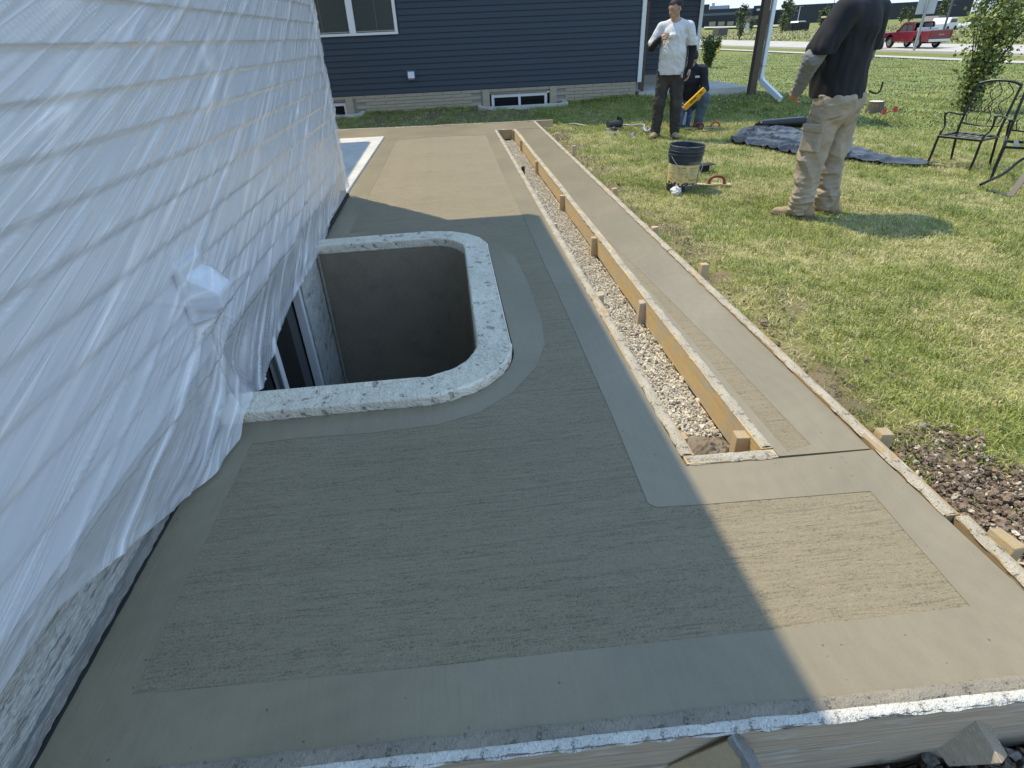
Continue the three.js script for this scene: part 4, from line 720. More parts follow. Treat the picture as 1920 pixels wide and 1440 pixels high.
// the worker seen from behind, in a black T-shirt and khaki cargo trousers
{
  const P = onGround(1518, 402), o = thing('person', 'person in black T-shirt and khaki cargo trousers seen from behind', 'person', P, -2.62, 'workers standing and kneeling on the lawn');
  const J = { front: [0, 0, 1], pelvis: [0, 0.93, 0], waist: [0, 1.10, 0.03], chest: [0, 1.38, 0.0], neckLow: [0, 1.54, -0.01], neck: [0, 1.60, 0.01], head: [0, 1.72, 0.035], yaw: 0.1, pitch: 0.35,
    shoulderL: [0.225, 1.47, -0.02], elbowL: [0.365, 1.19, 0.07], wristL: [0.25, 0.97, 0.20], shoulderR: [-0.225, 1.47, -0.02], elbowR: [-0.365, 1.18, 0.05], wristR: [-0.16, 1.10, 0.24],
    hipL: [0.105, 0.92, 0], kneeL: [0.135, 0.50, 0.03], ankleL: [0.15, 0.10, 0.02], hipR: [-0.105, 0.92, -0.01], kneeR: [-0.12, 0.50, -0.01], ankleR: [-0.135, 0.10, -0.05] };
  J.hands = [[J.wristL, [-0.45, -0.6, 0.5], [-0.7, 0.2, -0.6], [0, 0.5, 0.8], 0.5], [J.wristR, [0.75, 0.1, 0.55], [0.5, 0, -0.8], [0, 1, 0], 0.5]];
  personBody(o, J, 1.1); finishHead(o, J.head, J.yaw, J.pitch, 0.010);
  mesh('sleeves', solid([[J.shoulderL, J.elbowL, 0.072, 0.066], [J.elbowL, J.wristL, 0.066, 0.044], [J.shoulderR, J.elbowR, 0.072, 0.066], [J.elbowR, J.wristR, 0.066, 0.044]], 0.010, 0.02, (d, x, y, z) => d + 0.005 * n3(x * 20, y * 32, z * 20)), cloth([0.20, 0.20, 0.205], 0.3, 0.3), o);
  const tee = [[[0, 0.84, 0.01], [0, 1.16, 0.05], 0.218, 0.235, [J.front, 1.20]], [[0, 1.16, 0.05], [0, 1.38, 0.0], 0.235, 0.205, [J.front, 1.22]], [[0, 1.38, -0.01], [0, 1.52, -0.01], 0.17, 0.09, [J.front, 1.1]], [[-0.16, 1.47, -0.01], [0.16, 1.47, -0.01], 0.10, 0.10], [J.shoulderL, [0.335, 1.25, 0.04], 0.094, 0.098], [J.shoulderR, [-0.335, 1.25, 0.03], 0.094, 0.098]];
  mesh('shirt', solid(tee, 0.010, 0.028, (d, x, y, z) => Math.max(d + (0.012 * n3(x * 6 + y * 1.2, y * 1.6, z * 6) + 0.006 * n3(x * 15, y * 4, z * 15)) * sstep(1.5, 1.25, y), 0.915 + 0.006 * n3(x * 4, 3, z * 4) - y, Math.hypot(x, y - 1.63, z - 0.02) < 0.1 ? 0.1 - Math.hypot(x, y - 1.63, z - 0.02) : -1, Math.abs(x) > 0.262 ? 1.215 - y : -1)), cloth([0.012, 0.013, 0.017], 0.4, 0.5), o);
  const khaki = cloth([0.36, 0.30, 0.225], 0.5, 0.35);
  const legs = [[[0, 0.95, 0], [0, 0.88, -0.01], 0.178, 0.185, [J.front, 1.22]], [[0.08, 0.89, -0.07], [0.09, 0.80, -0.05], 0.10, 0.09], [[-0.08, 0.89, -0.07], [-0.09, 0.80, -0.05], 0.10, 0.09], [J.hipL, J.kneeL, 0.130, 0.104], [J.kneeL, [0.15, 0.16, 0.02], 0.104, 0.094], [[0.15, 0.16, 0.02], [0.152, 0.07, 0.03], 0.098, 0.092], [J.hipR, J.kneeR, 0.130, 0.104], [J.kneeR, [-0.135, 0.16, -0.04], 0.104, 0.094], [[-0.135, 0.16, -0.04], [-0.135, 0.07, -0.045], 0.098, 0.092]];
  const tr = mesh('trousers', solid(legs, 0.010, 0.03, (d, x, y, z) => Math.max(d + (0.022 * Math.abs(n3(x * 5 + y * 2, y * 4 - x * 3, z * 5)) - 0.008 + 0.016 * sstep(0.45, 0.15, y) * Math.abs(n3(x * 4, y * 15, z * 4)) + 0.007 * Math.abs(n3(x * 12 + y * 12, y * 12, z * 12))), 0.032 - y, y - 0.945)), khaki, o);
  const pocket = mesh('cargo_pocket', rough(new RoundedBoxGeometry(0.045, 0.20, 0.16, 4, 0.02), 0.007, 16).rotateZ(0.06), khaki, tr); pocket.position.set(0.222, 0.63, 0.02);
  const flap = mesh('pocket_flap', rough(new RoundedBoxGeometry(0.040, 0.06, 0.172, 4, 0.012), 0.005, 20).rotateZ(0.10), khaki, tr); flap.position.set(0.229, 0.712, 0.02);
  mesh('belt_strap', tube([[-0.12, 0.95, -0.17], [-0.2, 0.93, -0.18], [-0.27, 0.94, -0.18], [-0.30, 1.0, -0.17]], 0.007, 14, 6), M.dark, o);
  boots(o, cloth([0.33, 0.245, 0.155], 0.2, 0.35), [[0.152, 0.045, 0.42], [-0.135, -0.03, 0.15]], std(0.16, 0.12, 0.08, 0.8));
}
// the worker kneeling behind, with a yellow float box in his hand
{
  const P = onGround(1284, 238), o = thing('person', 'person kneeling in navy shirt and blue jeans with yellow tool', 'person', P, -0.30, 'workers standing and kneeling on the lawn');
  const J = { front: [0, 0, 1], pelvis: [0.0, 0.36, -0.12], waist: [0, 0.52, -0.09], chest: [-0.02, 0.76, 0.03], neckLow: [-0.02, 0.90, 0.09], neck: [-0.02, 0.945, 0.125], head: [-0.02, 1.03, 0.18], yaw: 0.2, pitch: 0.75,
    shoulderL: [0.175, 0.85, 0.07], elbowL: [0.235, 0.59, 0.11], wristL: [0.17, 0.50, 0.33], shoulderR: [-0.205, 0.85, 0.07], elbowR: [-0.26, 0.58, 0.15], wristR: [-0.15, 0.42, 0.32],
    hipL: [0.09, 0.36, -0.10], kneeL: [0.23, 0.47, 0.29], ankleL: [0.19, 0.10, 0.20], hipR: [-0.09, 0.36, -0.10], kneeR: [-0.16, 0.09, 0.20], ankleR: [-0.14, 0.07, -0.22] };
  J.hands = [[J.wristL, [-0.4, -0.2, 0.8], [-0.9, 0, -0.3], [0, 1, 0.2], 0.85], [J.wristR, [0.2, -0.6, 0.7], [0.8, 0, 0.3], [0, 0.6, 0.8], 0.5]];
  personBody(o, J, 0.95); finishHead(o, J.head, J.yaw, J.pitch, 0.010);
  mesh('shirt', solid([[[0, 0.36, -0.12], [0, 0.52, -0.09], 0.170, 0.178, [J.front, 1.2]], [[0, 0.52, -0.09], J.chest, 0.178, 0.178, [J.front, 1.2]], [J.chest, J.neckLow, 0.15, 0.08], [J.shoulderL, J.neckLow, 0.072, 0.074], [J.shoulderR, J.neckLow, 0.072, 0.074], [J.shoulderL, J.elbowL, 0.08, 0.064], [J.elbowL, J.wristL, 0.062, 0.042], [J.shoulderR, J.elbowR, 0.08, 0.064], [J.elbowR, J.wristR, 0.062, 0.042]], 0.011, 0.04, (d, x, y, z) => d + 0.007 * n3(x * 9, y * 9, z * 9)), cloth([0.014, 0.017, 0.028], 0.4, 0.4), o);
  mesh('chest_print', box(0.07, 0.03, 0.003, 0.09, 0.77, 0.205).rotateX(0), std(0.55, 0.55, 0.55, 0.8), o);
  mesh('trousers', solid([[[0, 0.34, -0.12], [0, 0.36, -0.10], 0.165, 0.165, [J.front, 1.1]], [J.hipL, J.kneeL, 0.112, 0.086], [J.kneeL, J.ankleL, 0.086, 0.07], [J.hipR, J.kneeR, 0.112, 0.086], [J.kneeR, J.ankleR, 0.086, 0.07]], 0.011, 0.03, (d, x, y, z) => Math.max(d + 0.007 * n3(x * 10, y * 12, z * 10), y - 0.47 - (z > 0.1 ? 0.2 : 0))), cloth([0.075, 0.115, 0.165], 0.4, 0.6), o);
  boots(o, cloth([0.10, 0.08, 0.06], 0.2, 0.3), [[0.19, 0.23, 0.2], [-0.14, -0.26, 0, 0.10, 0.9]], M.dark);
  const t = thing('hand_float', 'long yellow hand float held by the kneeling person', 'tool', o.localToWorld(V(0.06, 0.47, 0.44)), -0.2);
  t.rotation.set(0.15, -0.25, 0.82);
  mesh('blade', rbox(0.40, 0.085, 0.05, 0.01), std(0.80, 0.42, 0.02, 0.45), t); mesh('handle_slot', rbox(0.13, 0.035, 0.056, 0.008, -0.02, 0.005, 0), std(0.25, 0.13, 0.01, 0.6), t); mesh('handle_slot', rbox(0.05, 0.03, 0.056, 0.008, 0.13, 0.005, 0), std(0.25, 0.13, 0.01, 0.6), t);
}

// ---------------------------------------------------------------- tools and things on the lawn
function lathe(pts, n = 40) { return new THREE.LatheGeometry(pts.map(([r, y]) => new THREE.Vector2(r, y)), n); }
const bucketGeo = lathe([[0, 0.012], [0.120, 0.012], [0.128, 0.0], [0.132, 0.004], [0.137, 0.10], [0.1455, 0.262], [0.150, 0.264], [0.150, 0.270], [0.1465, 0.273], [0.1475, 0.305], [0.157, 0.307], [0.157, 0.314], [0.149, 0.317], [0.150, 0.334], [0.159, 0.336], [0.159, 0.343], [0.151, 0.346], [0.152, 0.376], [0.157, 0.378], [0.157, 0.385], [0.150, 0.386], [0.147, 0.376], [0.130, 0.03], [0, 0.028]], 48);
function bucketHandle(drop) { const l = []; for (let k = 0; k <= 16; k++) { const a = Math.PI * k / 16; l.push(V(0.158 * Math.cos(a), 0.30 - drop * Math.sin(a), 0.158 * Math.sin(a))); } return tube(l, 0.0028, 40, 6); }
function labelTexture(w, h, paint) { const c = document.createElement('canvas'); c.width = w; c.height = h; paint(c.getContext('2d'), w, h); const t = new THREE.CanvasTexture(c); t.colorSpace = THREE.SRGBColorSpace; return t; }
{
  const P = onGround(1276, 355), o = thing('bucket', 'dark blue plastic bucket with torn cream label beside walkway', 'bucket', [P.x, P.y + 0.005, P.z], 0);
  o.rotation.set(0.02, 0.15, -0.035); o.scale.setScalar(1.09);
  const blue = (() => { const map = dataTex(256, (u, v) => { const s = sstep(0.60, 0.72, fbm(u, v, 6, 4, 141)); return mix3([0.024, 0.034, 0.055], [0.22, 0.22, 0.22], 0.6 * s); }, 1); return new THREE.MeshStandardMaterial({ map, roughness: 0.5, side: THREE.DoubleSide }); })();
  mesh('pail', bucketGeo, blue, o);
  const lt = labelTexture(512, 400, (g, w, h) => {
    g.fillStyle = '#d8c892'; g.fillRect(0, 0, w, h);
    let s = 7; const r = () => (s = (s * 16807) % 2147483647) / 2147483647;
    for (let k = 0; k < 60; k++) { g.fillStyle = `rgba(${150 + r() * 60},${110 + r() * 50},${50 + r() * 40},0.25)`; g.beginPath(); g.ellipse(r() * w, r() * h, 10 + r() * 50, 5 + r() * 18, r() * 3, 0, 7); g.fill(); }
    g.fillStyle = 'rgba(85,70,45,0.75)'; for (let c = 0; c < 3; c++) for (let l = 0; l < 12; l++) if (r() < 0.85) g.fillRect(40 + c * 160, 50 + l * 24, 70 + r() * 60, l % 5 ? 4 : 10);
    g.fillStyle = '#3a3a40'; for (let k = 0; k < 26; k++) { g.beginPath(); g.ellipse(60 + r() * 400, h - r() * 46, 10 + r() * 26, 5 + r() * 14, r() * 3, 0, 7); g.fill(); }
  });
  const lab = new THREE.CylinderGeometry(0.1465, 0.1385, 0.175, 30, 1, true, -1.25, 2.35), lm = mesh('label', lab, new THREE.MeshStandardMaterial({ map: lt, roughness: 0.8, side: THREE.DoubleSide }), o); lm.position.y = 0.145; lm.rotation.y = -0.55;
  const hd = mesh('handle', bucketHandle(0.14), M.steel, o); hd.rotation.y = 0.15;
  for (const s of [-1, 1]) mesh('handle_ear', cyl(0.016, 0.014, 0.02, 12).rotateZ(-s * Math.PI / 2).translate(s * 0.150, 0.30, 0), blue, o);
}
{
  const P = onGround(1279, 237), o = thing('bucket', 'blue bucket with white label beside the kneeling person', 'bucket', P, 0.3);
  const b = std(0.03, 0.07, 0.24, 0.45); mesh('pail', bucketGeo, b, o);
  const l = mesh('label', new THREE.CylinderGeometry(0.1465, 0.1385, 0.20, 24, 1, true, -1.1, 1.3), (() => { const t = labelTexture(256, 256, (g) => { g.fillStyle = '#cfd6e2'; g.fillRect(0, 0, 256, 256); g.fillStyle = '#7783a0'; for (let k = 0; k < 9; k++) g.fillRect(30, 30 + k * 22, 120 + (k * 53) % 70, k % 4 ? 5 : 12); }); return new THREE.MeshStandardMaterial({ map: t, roughness: 0.7, side: THREE.DoubleSide }); })(), o); l.position.y = 0.14; l.rotation.y = -0.5;
  const hd = mesh('handle', bucketHandle(0.13), M.steel, o); hd.rotation.y = -0.3;
}
function floatTool(p, turn, label, len = 0.40, handle = [0.30, 0.045, 0.03], bladeMat = M.newWood, tilt = 0) {
  const o = thing('hand_float', label, 'tool', p, turn, 'cement floats lying on the lawn'); o.rotation.z = tilt;
  mesh('blade', rbox(len, 0.012, 0.085, 0.003, 0, 0.018, 0), bladeMat, o);
  const g = [V(-0.075, 0.024, 0), V(-0.070, 0.060, 0), V(-0.045, 0.088, 0), V(0, 0.096, 0), V(0.045, 0.088, 0), V(0.070, 0.060, 0), V(0.075, 0.024, 0)];
  mesh('handle', tube(g, 0.014, 30, 8), std(...handle, 0.5), o).position.x = len * 0.17;
  for (const s of [-1, 1]) mesh('handle_foot', rbox(0.034, 0.012, 0.03, 0.003, len * 0.17 + s * 0.075, 0.030, 0), std(...handle, 0.5), o);
  return o;
}
const up = (p, d) => V(p.x, p.y + d, p.z);
floatTool(up(onGround(1329, 350), 0.005), -0.25, 'wooden float with dark red handle leaning out behind bucket', 0.42, [0.24, 0.05, 0.035]);
floatTool(up(onGround(1303, 243), 0.005), -0.15, 'float with dark red handle by the blue bucket', 0.34, [0.28, 0.04, 0.03]);
floatTool(up(onGround(1335, 242), 0.005), 0.10, 'bright red handled float beside the kneeling person knee', 0.30, [0.55, 0.08, 0.035]);
{
  const P = onGround(1322, 325), o = thing('edging_tool', 'black trowel standing in grass behind the dark bucket', 'tool', up(P, 0.01), 0.1);
  const b = mesh('blade', rbox(0.17, 0.008, 0.12, 0.003, 0, 0.085, 0), M.dark, o); b.rotation.z = 0.06; mesh('grip', rbox(0.12, 0.07, 0.035, 0.012, -0.02, 0.04, 0), M.dark, o);
}
{
  const P = onGround(1266, 366); tag(mesh('crumpled_wrapper', rough(new THREE.IcosahedronGeometry(0.042, 4), 0.022, 26).translate(P.x, P.y + 0.035, P.z), std(0.80, 0.80, 0.82, 0.6)), 'crumpled white paper ball at the foot of dark bucket', 'litter');
}
{ // a grinder-like tool, its cable and scraps by the far corner
  const P = onGround(1152, 243), o = thing('power_tool', 'grey and black power tool lying in the grass with cable', 'tool', up(P, 0.02), 0.4);
  mesh('motor', cyl(0.055, 0.05, 0.24, 16).rotateZ(Math.PI / 2).translate(0.1, 0.07, 0), std(0.05, 0.05, 0.055, 0.5), o);
  mesh('guard', new THREE.CylinderGeometry(0.10, 0.10, 0.045, 20, 1, false, 0, Math.PI).rotateX(Math.PI / 2).translate(0.06, 0.07, 0), std(0.035, 0.03, 0.04, 0.6), o);
  mesh('plate', rbox(0.24, 0.015, 0.12, 0.003, -0.04, 0.0, 0), std(0.35, 0.35, 0.36, 0.4), o); mesh('knob', new THREE.SphereGeometry(0.05, 14, 10).translate(-0.1, 0.0, 0.12), std(0.02, 0.02, 0.022, 0.6), o);
  const q = (px, py) => up(onGround(px, py), 0.045);
  tag(mesh('cable', tube([q(1162, 240), q(1172, 239.5), q(1183, 241), q(1196, 239), q(1206, 239.5), q(1207, 246), q(1212, 252), q(1217, 249), q(1224, 243)], 0.013, 60, 6), std(0.42, 0.44, 0.40, 0.6)), 'grey cable winding from the power tool to standing person', 'cable');
  tag(mesh('garden_hose', tube([q(1066, 238), q(1075, 237), q(1088, 239), q(1098, 241)], 0.011, 30, 6), std(0.40, 0.43, 0.33, 0.6)), 'short length of pale hose on dirt by the far form', 'hose');
  for (const [px, py, r, l] of [[1186, 256, 0.05, 'grey crumpled scrap in grass between power tool and person'], [1210, 246, 0.06, 'dark blue lump in the grass at the cable loop'], [1149, 254, 0.04, 'pale crumb of concrete in grass under power tool']]) { const p = onGround(px, py); tag(mesh('scrap', rough(new THREE.IcosahedronGeometry(r, 3).scale(1.3, 0.5, 1), r * 0.4, 14).translate(p.x, p.y + r * 0.5, p.z), std(0.25, 0.26, 0.27, 0.8)), l, 'scrap'); }
}
{ // the black plastic sheet
  const edge = [[1366, 270], [1377, 256], [1388, 246], [1420, 241], [1470, 240], [1500, 246], [1540, 262], [1590, 277], [1640, 293], [1690, 303], [1745, 309], [1778, 315], [1720, 314], [1660, 311], [1600, 304], [1560, 302], [1500, 297], [1470, 289], [1440, 283], [1400, 276]].map(([a, b]) => onGround(a, b));
  const s = new THREE.Shape(edge.map((p) => new THREE.Vector2(p.x, -p.z))), inside = (x, z) => { let c = false; for (let i = 0, j = edge.length - 1; i < edge.length; j = i++) { const a = edge[i], b = edge[j]; if ((a.z > z) !== (b.z > z) && x < (b.x - a.x) * (z - a.z) / (b.z - a.z) + a.x) c = !c; } return c; };
  const dist = (x, z) => { let m = 9; for (let i = 0, j = edge.length - 1; i < edge.length; j = i++) { const a = edge[i], b = edge[j], dx = b.x - a.x, dz = b.z - a.z, t = clamp(((x - a.x) * dx + (z - a.z) * dz) / (dx * dx + dz * dz)); m = Math.min(m, Math.hypot(x - a.x - dx * t, z - a.z - dz * t)); } return m; };
  const snap = (x, z) => { let m = 9, r = [x, z]; for (let i = 0, j = edge.length - 1; i < edge.length; j = i++) { const a = edge[i], b = edge[j], dx = b.x - a.x, dz = b.z - a.z, t = clamp(((x - a.x) * dx + (z - a.z) * dz) / (dx * dx + dz * dz)), q = [a.x + dx * t, a.z + dz * t], e = Math.hypot(x - q[0], z - q[1]); if (e < m) { m = e; r = q; } } return r; };
  const st = 0.035, pos = [], id = {}, idx = [], xs = edge.map((p) => p.x), zs = edge.map((p) => p.z), x0 = Math.min(...xs), x1 = Math.max(...xs), z0 = Math.min(...zs), z1 = Math.max(...zs);
  for (let i = 0; x0 + i * st < x1 + st; i++) for (let j = 0; z0 + j * st < z1 + st; j++) { let x = x0 + i * st, z = z0 + j * st; const ins = inside(x, z); if (!ins && dist(x, z) > st) continue; if (!ins) [x, z] = snap(x, z); const d = dist(x, z), r = Math.abs(n2(x * 1.5 + z * 1.1, z * 1.6 - x * 0.4)), r2 = Math.abs(n2(x * 3.5 + 4, z * 3 + x * 2)); id[i + ':' + j] = pos.length / 3; pos.push(x, ground(x, z) + 0.035 + sstep(0, 0.25, d) * 0.03 + (0.042 * (1 - r) ** 5 + 0.014 * (1 - r2) ** 5) * (0.45 + 0.55 * sstep(6.2, 4.2, x)), z); }
  for (const k in id) { const [i, j] = k.split(':').map(Number), b = id[(i + 1) + ':' + j], c = id[i + ':' + (j + 1)], d = id[(i + 1) + ':' + (j + 1)], a = id[k]; if (b === undefined || c === undefined || d === undefined) continue; idx.push(a, c, b, b, c, d); }
  const g = new THREE.BufferGeometry(); g.setAttribute('position', new THREE.Float32BufferAttribute(pos, 3)); g.setIndex(idx); g.computeVertexNormals();
  const film = phys(0.010, 0.011, 0.014, 0.33, { specularIntensity: 1 });
  const o = thing('plastic_tarp', 'crumpled black plastic sheet spread on the lawn', 'tarp'); mesh('film', g, film, o);
  const roll = onGround(1475, 243); mesh('rolled_edge', rough(new THREE.CapsuleGeometry(0.085, 0.75, 4, 14).rotateZ(Math.PI / 2), 0.03, 7).translate(roll.x - 0.1, roll.y + 0.09, roll.z), phys(0.012, 0.012, 0.015, 0.35), o);
  const w = onGround(1577, 296); tag(mesh('cement_bag', rough(new RoundedBoxGeometry(0.10, 0.26, 0.16, 4, 0.03), 0.02, 9).translate(w.x, w.y + 0.13, w.z), std(0.42, 0.41, 0.39, 0.8)), 'crumpled grey bag standing on the black plastic sheet', 'bag');
}
{ // wrought patio chairs
  const iron = std(0.012, 0.012, 0.014, 0.32, { metalness: 0.2 });
  const chair = (p, turn, label) => {
    const o = thing('patio_chair', label, 'chair', p, turn, 'black metal patio chairs on the lawn'); o.scale.setScalar(0.84);
    for (const s of [-1, 1]) {
      mesh('leg', tube([[s * 0.27, 0.0, 0.30], [s * 0.27, 0.18, 0.27], [s * 0.265, 0.36, 0.255], [s * 0.265, 0.45, 0.22]], 0.0165, 20, 8), iron, o);
      mesh('leg', tube([[s * 0.25, 0.0, -0.30], [s * 0.25, 0.2, -0.25], [s * 0.25, 0.42, -0.20], [s * 0.25, 0.70, -0.25], [s * 0.245, 1.0, -0.33]], 0.0165, 24, 8), iron, o);
      const a = mesh('armrest', tube([[s * 0.265, 0.44, 0.225], [s * 0.28, 0.50, 0.15], [s * 0.295, 0.58, 0.165], [s * 0.30, 0.645, 0.20], [s * 0.30, 0.672, 0.13], [s * 0.295, 0.655, 0.0], [s * 0.28, 0.63, -0.12], [s * 0.255, 0.625, -0.225]], 0.0125, 40, 8), iron, o);
      mesh('hand_rest', rbox(0.05, 0.024, 0.10, 0.01, s * 0.30, 0.673, 0.16), iron, a);
      mesh('seat_rail', rbox(0.026, 0.03, 0.50, 0.008, s * 0.262, 0.385, 0.03), iron, o);
    }
    for (const [y, z] of [[0.385, 0.265], [0.385, -0.20]]) mesh('crossbar', rbox(0.52, 0.03, 0.026, 0.008, 0, y, z), iron, o);
    mesh('top_rail', tube([[-0.245, 1.0, -0.33], [-0.12, 1.035, -0.34], [0.12, 1.035, -0.34], [0.245, 1.0, -0.33]], 0.0165, 20, 8), iron, o);
    mesh('lower_rail', tube([[-0.25, 0.52, -0.205], [0, 0.50, -0.205], [0.25, 0.52, -0.205]], 0.011, 16, 6), iron, o);
    for (const [x0, x1, k] of [[-0.18, -0.10, 1], [-0.06, 0.02, -1], [0.06, -0.02, 1], [0.18, 0.10, -1]]) mesh('back_scroll', tube([[x0, 0.51, -0.205], [x0 * 1.2, 0.62, -0.225], [x1, 0.76, -0.265], [x0 * 1.1, 0.90, -0.305], [x1 * 0.9, 1.02, -0.338]], 0.006, 30, 6), iron, o);
    for (const x of [-0.12, 0, 0.12]) mesh('back_ring', new THREE.TorusGeometry(0.045, 0.005, 6, 22).rotateX(0.22).translate(x, 0.70, -0.25), iron, o);
    for (const x of [-0.15, -0.05, 0.05, 0.15]) mesh('seat_slat', rbox(0.05, 0.008, 0.47, 0.003, x, 0.395, 0.03), iron, o);
    return o;
  };
  const A = onGround(1752, 313), B = onGround(1822, 320), mid = A.clone().add(B).multiplyScalar(0.5), along = Math.atan2(A.x - B.x, A.z - B.z);
  chair([6.02, ground(6.02, -6.38), -6.38], -1.15, 'black metal patio chair standing by the end of plastic sheet');
  chair([6.05, ground(6.05, -5.62), -5.62], -0.75, 'black metal patio chair with scrolled back beside looped hose frame');
  const q = (px, py, d) => up(onGround(px, py), d), h = thing('chair_base', 'curved flat metal rocker frame lying in grass under chairs', 'chair frame');
  mesh('curved_bar', tube([q(1836, 352, 0.03), q(1850, 350, 0.06), q(1875, 344, 0.10), q(1900, 340, 0.22), q(1925, 338, 0.25)], 0.014, 30, 8), iron, h);
  mesh('flat_bar', bar(q(1836, 354, 0.02), q(1892, 372, 0.02), 0.05, 0.008), iron, h); mesh('upright', bar(q(1892, 372, 0.02), q(1915, 366, 0.32), 0.055, 0.012), iron, h);
}
{ // a cut stump with sprayed figures and two marker flags
  const P = onGround(1637, 214), s = thing('tree_stump', 'grey cut stump with orange sprayed numbers in the grass', 'stump', up(P, 0), 0);
  const g = new THREE.CylinderGeometry(0.145, 0.185, 0.26, 26, 6).translate(0, 0.12, 0), p = g.attributes.position; for (let i = 0; i < p.count; i++) { const a = Math.atan2(p.getZ(i), p.getX(i)), k = 1 + 0.05 * Math.sin(a * 5) + 0.03 * Math.sin(a * 11 + 2); p.setX(i, p.getX(i) * k); p.setZ(i, p.getZ(i) * k); } g.computeVertexNormals();
  mesh('bark', g, wood([0.15, 0.15, 0.12], [0.07, 0.075, 0.05], [0.3, 0.5], 0.95), s); mesh('cut_top', cyl(0.142, 0.140, 0.006, 26).translate(0, 0.248, 0), std(0.62, 0.58, 0.50, 0.9), s);
  const t = labelTexture(256, 96, (c) => { c.clearRect(0, 0, 256, 96); c.fillStyle = '#e07a10'; c.font = 'bold 84px sans-serif'; c.textAlign = 'center'; c.fillText('1153', 128, 78); });
  mesh('sprayed_number', new THREE.CylinderGeometry(0.158, 0.163, 0.075, 16, 1, true, -0.85, 1.1).translate(0, 0.185, 0), new THREE.MeshStandardMaterial({ map: t, transparent: true, roughness: 0.8, side: THREE.DoubleSide }), s).scale.set(1.06, 1, 1.06); s.rotation.y = -0.35;
  for (const [px, py, l] of [[1651, 222, 'small red marker flag on wire close against the stump'], [1672, 217, 'small red marker flag on wire in tall grass beyond stump']]) { const q = onGround(px, py), f = thing('marker_flag', l, 'flag', q, 0.4); mesh('wire', cyl(0.003, 0.003, 0.16, 6), M.steel, f); const fg = new THREE.PlaneGeometry(0.13, 0.10, 8, 6), fp = fg.attributes.position; for (let i = 0; i < fp.count; i++) fp.setZ(i, 0.025 * Math.sin(fp.getX(i) * 40)); fg.computeVertexNormals(); mesh('pennant', fg.translate(0.06, 0.12, 0), std(0.62, 0.06, 0.05, 0.7), f); }
}

// ---------------------------------------------------------------- shrubs and young trees
function leafCrown(list, size, flatness = 0.5) {               // list of leaf positions; every leaf is a bent quad with its own tilt
  const pos = [], idx = [], col = [], uv = [];
  for (const [x, y, z, c] of list) {
    const s = size * R(0.6, 1.25), d = V(R(-1, 1), R(-0.4, 0.7), R(-1, 1)).normalize(), u = V(R(-1, 1), R(-1, 1) * flatness, R(-1, 1)).cross(d).normalize(), n = d.clone().cross(u), b = pos.length / 3;
    for (const [a, w, h] of [[0, 0, 0], [0.45, 0.36, 0.06], [0.45, -0.36, 0.06], [1, 0, -0.12]]) { pos.push(x + (d.x * a + u.x * w + n.x * h) * s, y + (d.y * a + u.y * w + n.y * h) * s, z + (d.z * a + u.z * w + n.z * h) * s); col.push(...c); }
    idx.push(b, b + 2, b + 1, b + 1, b + 2, b + 3);
  }
  const g = new THREE.BufferGeometry(); g.setAttribute('position', new THREE.Float32BufferAttribute(pos, 3)); g.setAttribute('color', new THREE.Float32BufferAttribute(col, 3)); g.setIndex(idx); g.computeVertexNormals(); return g;
}
const leafMat = phys(1, 1, 1, 0.55, { vertexColors: true, transmission: 0.22, thickness: 0 });
function bush(p, label, o) {
  const t = thing(o.name, label, o.category, p, 0, o.group), stems = [], leaves = [];
  for (let k = 0; k < o.stems; k++) {
    const a = R(0, 6.28), lean = R(0, 1), top = V(o.lean[0] + Math.cos(a) * o.r * lean, o.h * R(0.72, 1.04), o.lean[1] + Math.sin(a) * o.r * lean), pts = [V(R(-0.04, 0.04) * o.r * 3, -0.05, R(-0.04, 0.04) * o.r * 3), V(top.x * 0.25, o.h * 0.33, top.z * 0.25), V(top.x * 0.7, o.h * 0.68, top.z * 0.7), top];
    stems.push(rod(pts[0], pts[1], o.sr, o.sr * 0.8, 6), rod(pts[1], pts[2], o.sr * 0.8, o.sr * 0.5, 5), rod(pts[2], pts[3], o.sr * 0.5, o.sr * 0.12, 4));
    const c = new THREE.CatmullRomCurve3(pts);
    for (let i = 0; i < o.leaves; i++) {
      const f = o.bare + (1 - o.bare) * Math.pow(rnd(), 0.8), q = c.getPoint(f), sp = o.spread * (0.35 + 1.0 * Math.sin(Math.PI * clamp(f, 0.12, 0.95))) * Math.sqrt(rnd()), b = R(0, 6.28), e = R(-1, 1);
      const tone = rnd() < o.pale ? o.colors[1] : o.colors[0];
      leaves.push([q.x + Math.cos(b) * sp * Math.sqrt(1 - e * e), q.y + e * sp * 0.8, q.z + Math.sin(b) * sp * Math.sqrt(1 - e * e), scale3(tone, R(0.75, 1.25))]);
    }
  }
  mesh('trunk', merge(stems), std(0.06, 0.045, 0.03, 0.95), t); mesh('crown', leafCrown(leaves, o.leaf), leafMat, t); return t;
}
const GREENS = [[0.075, 0.125, 0.028], [0.24, 0.29, 0.06]];
bush(onGround(1806, 214), 'leafy young tree leaning above the black patio chairs', { name: 'young_tree', category: 'tree', stems: 22, h: 2.5, r: 0.80, lean: [0.2, -0.1], sr: 0.018, leaves: 190, bare: 0.06, spread: 0.30, leaf: 0.085, pale: 0.6, colors: GREENS });
bush(onGround(1326, 128), 'dense dark green upright shrub beside the blue house', { name: 'shrub', category: 'shrub', stems: 18, h: 1.55, r: 0.52, lean: [0, 0], sr: 0.02, leaves: 260, bare: 0.06, spread: 0.22, leaf: 0.10, pale: 0.2, colors: [[0.045, 0.085, 0.02], [0.12, 0.16, 0.04]] });
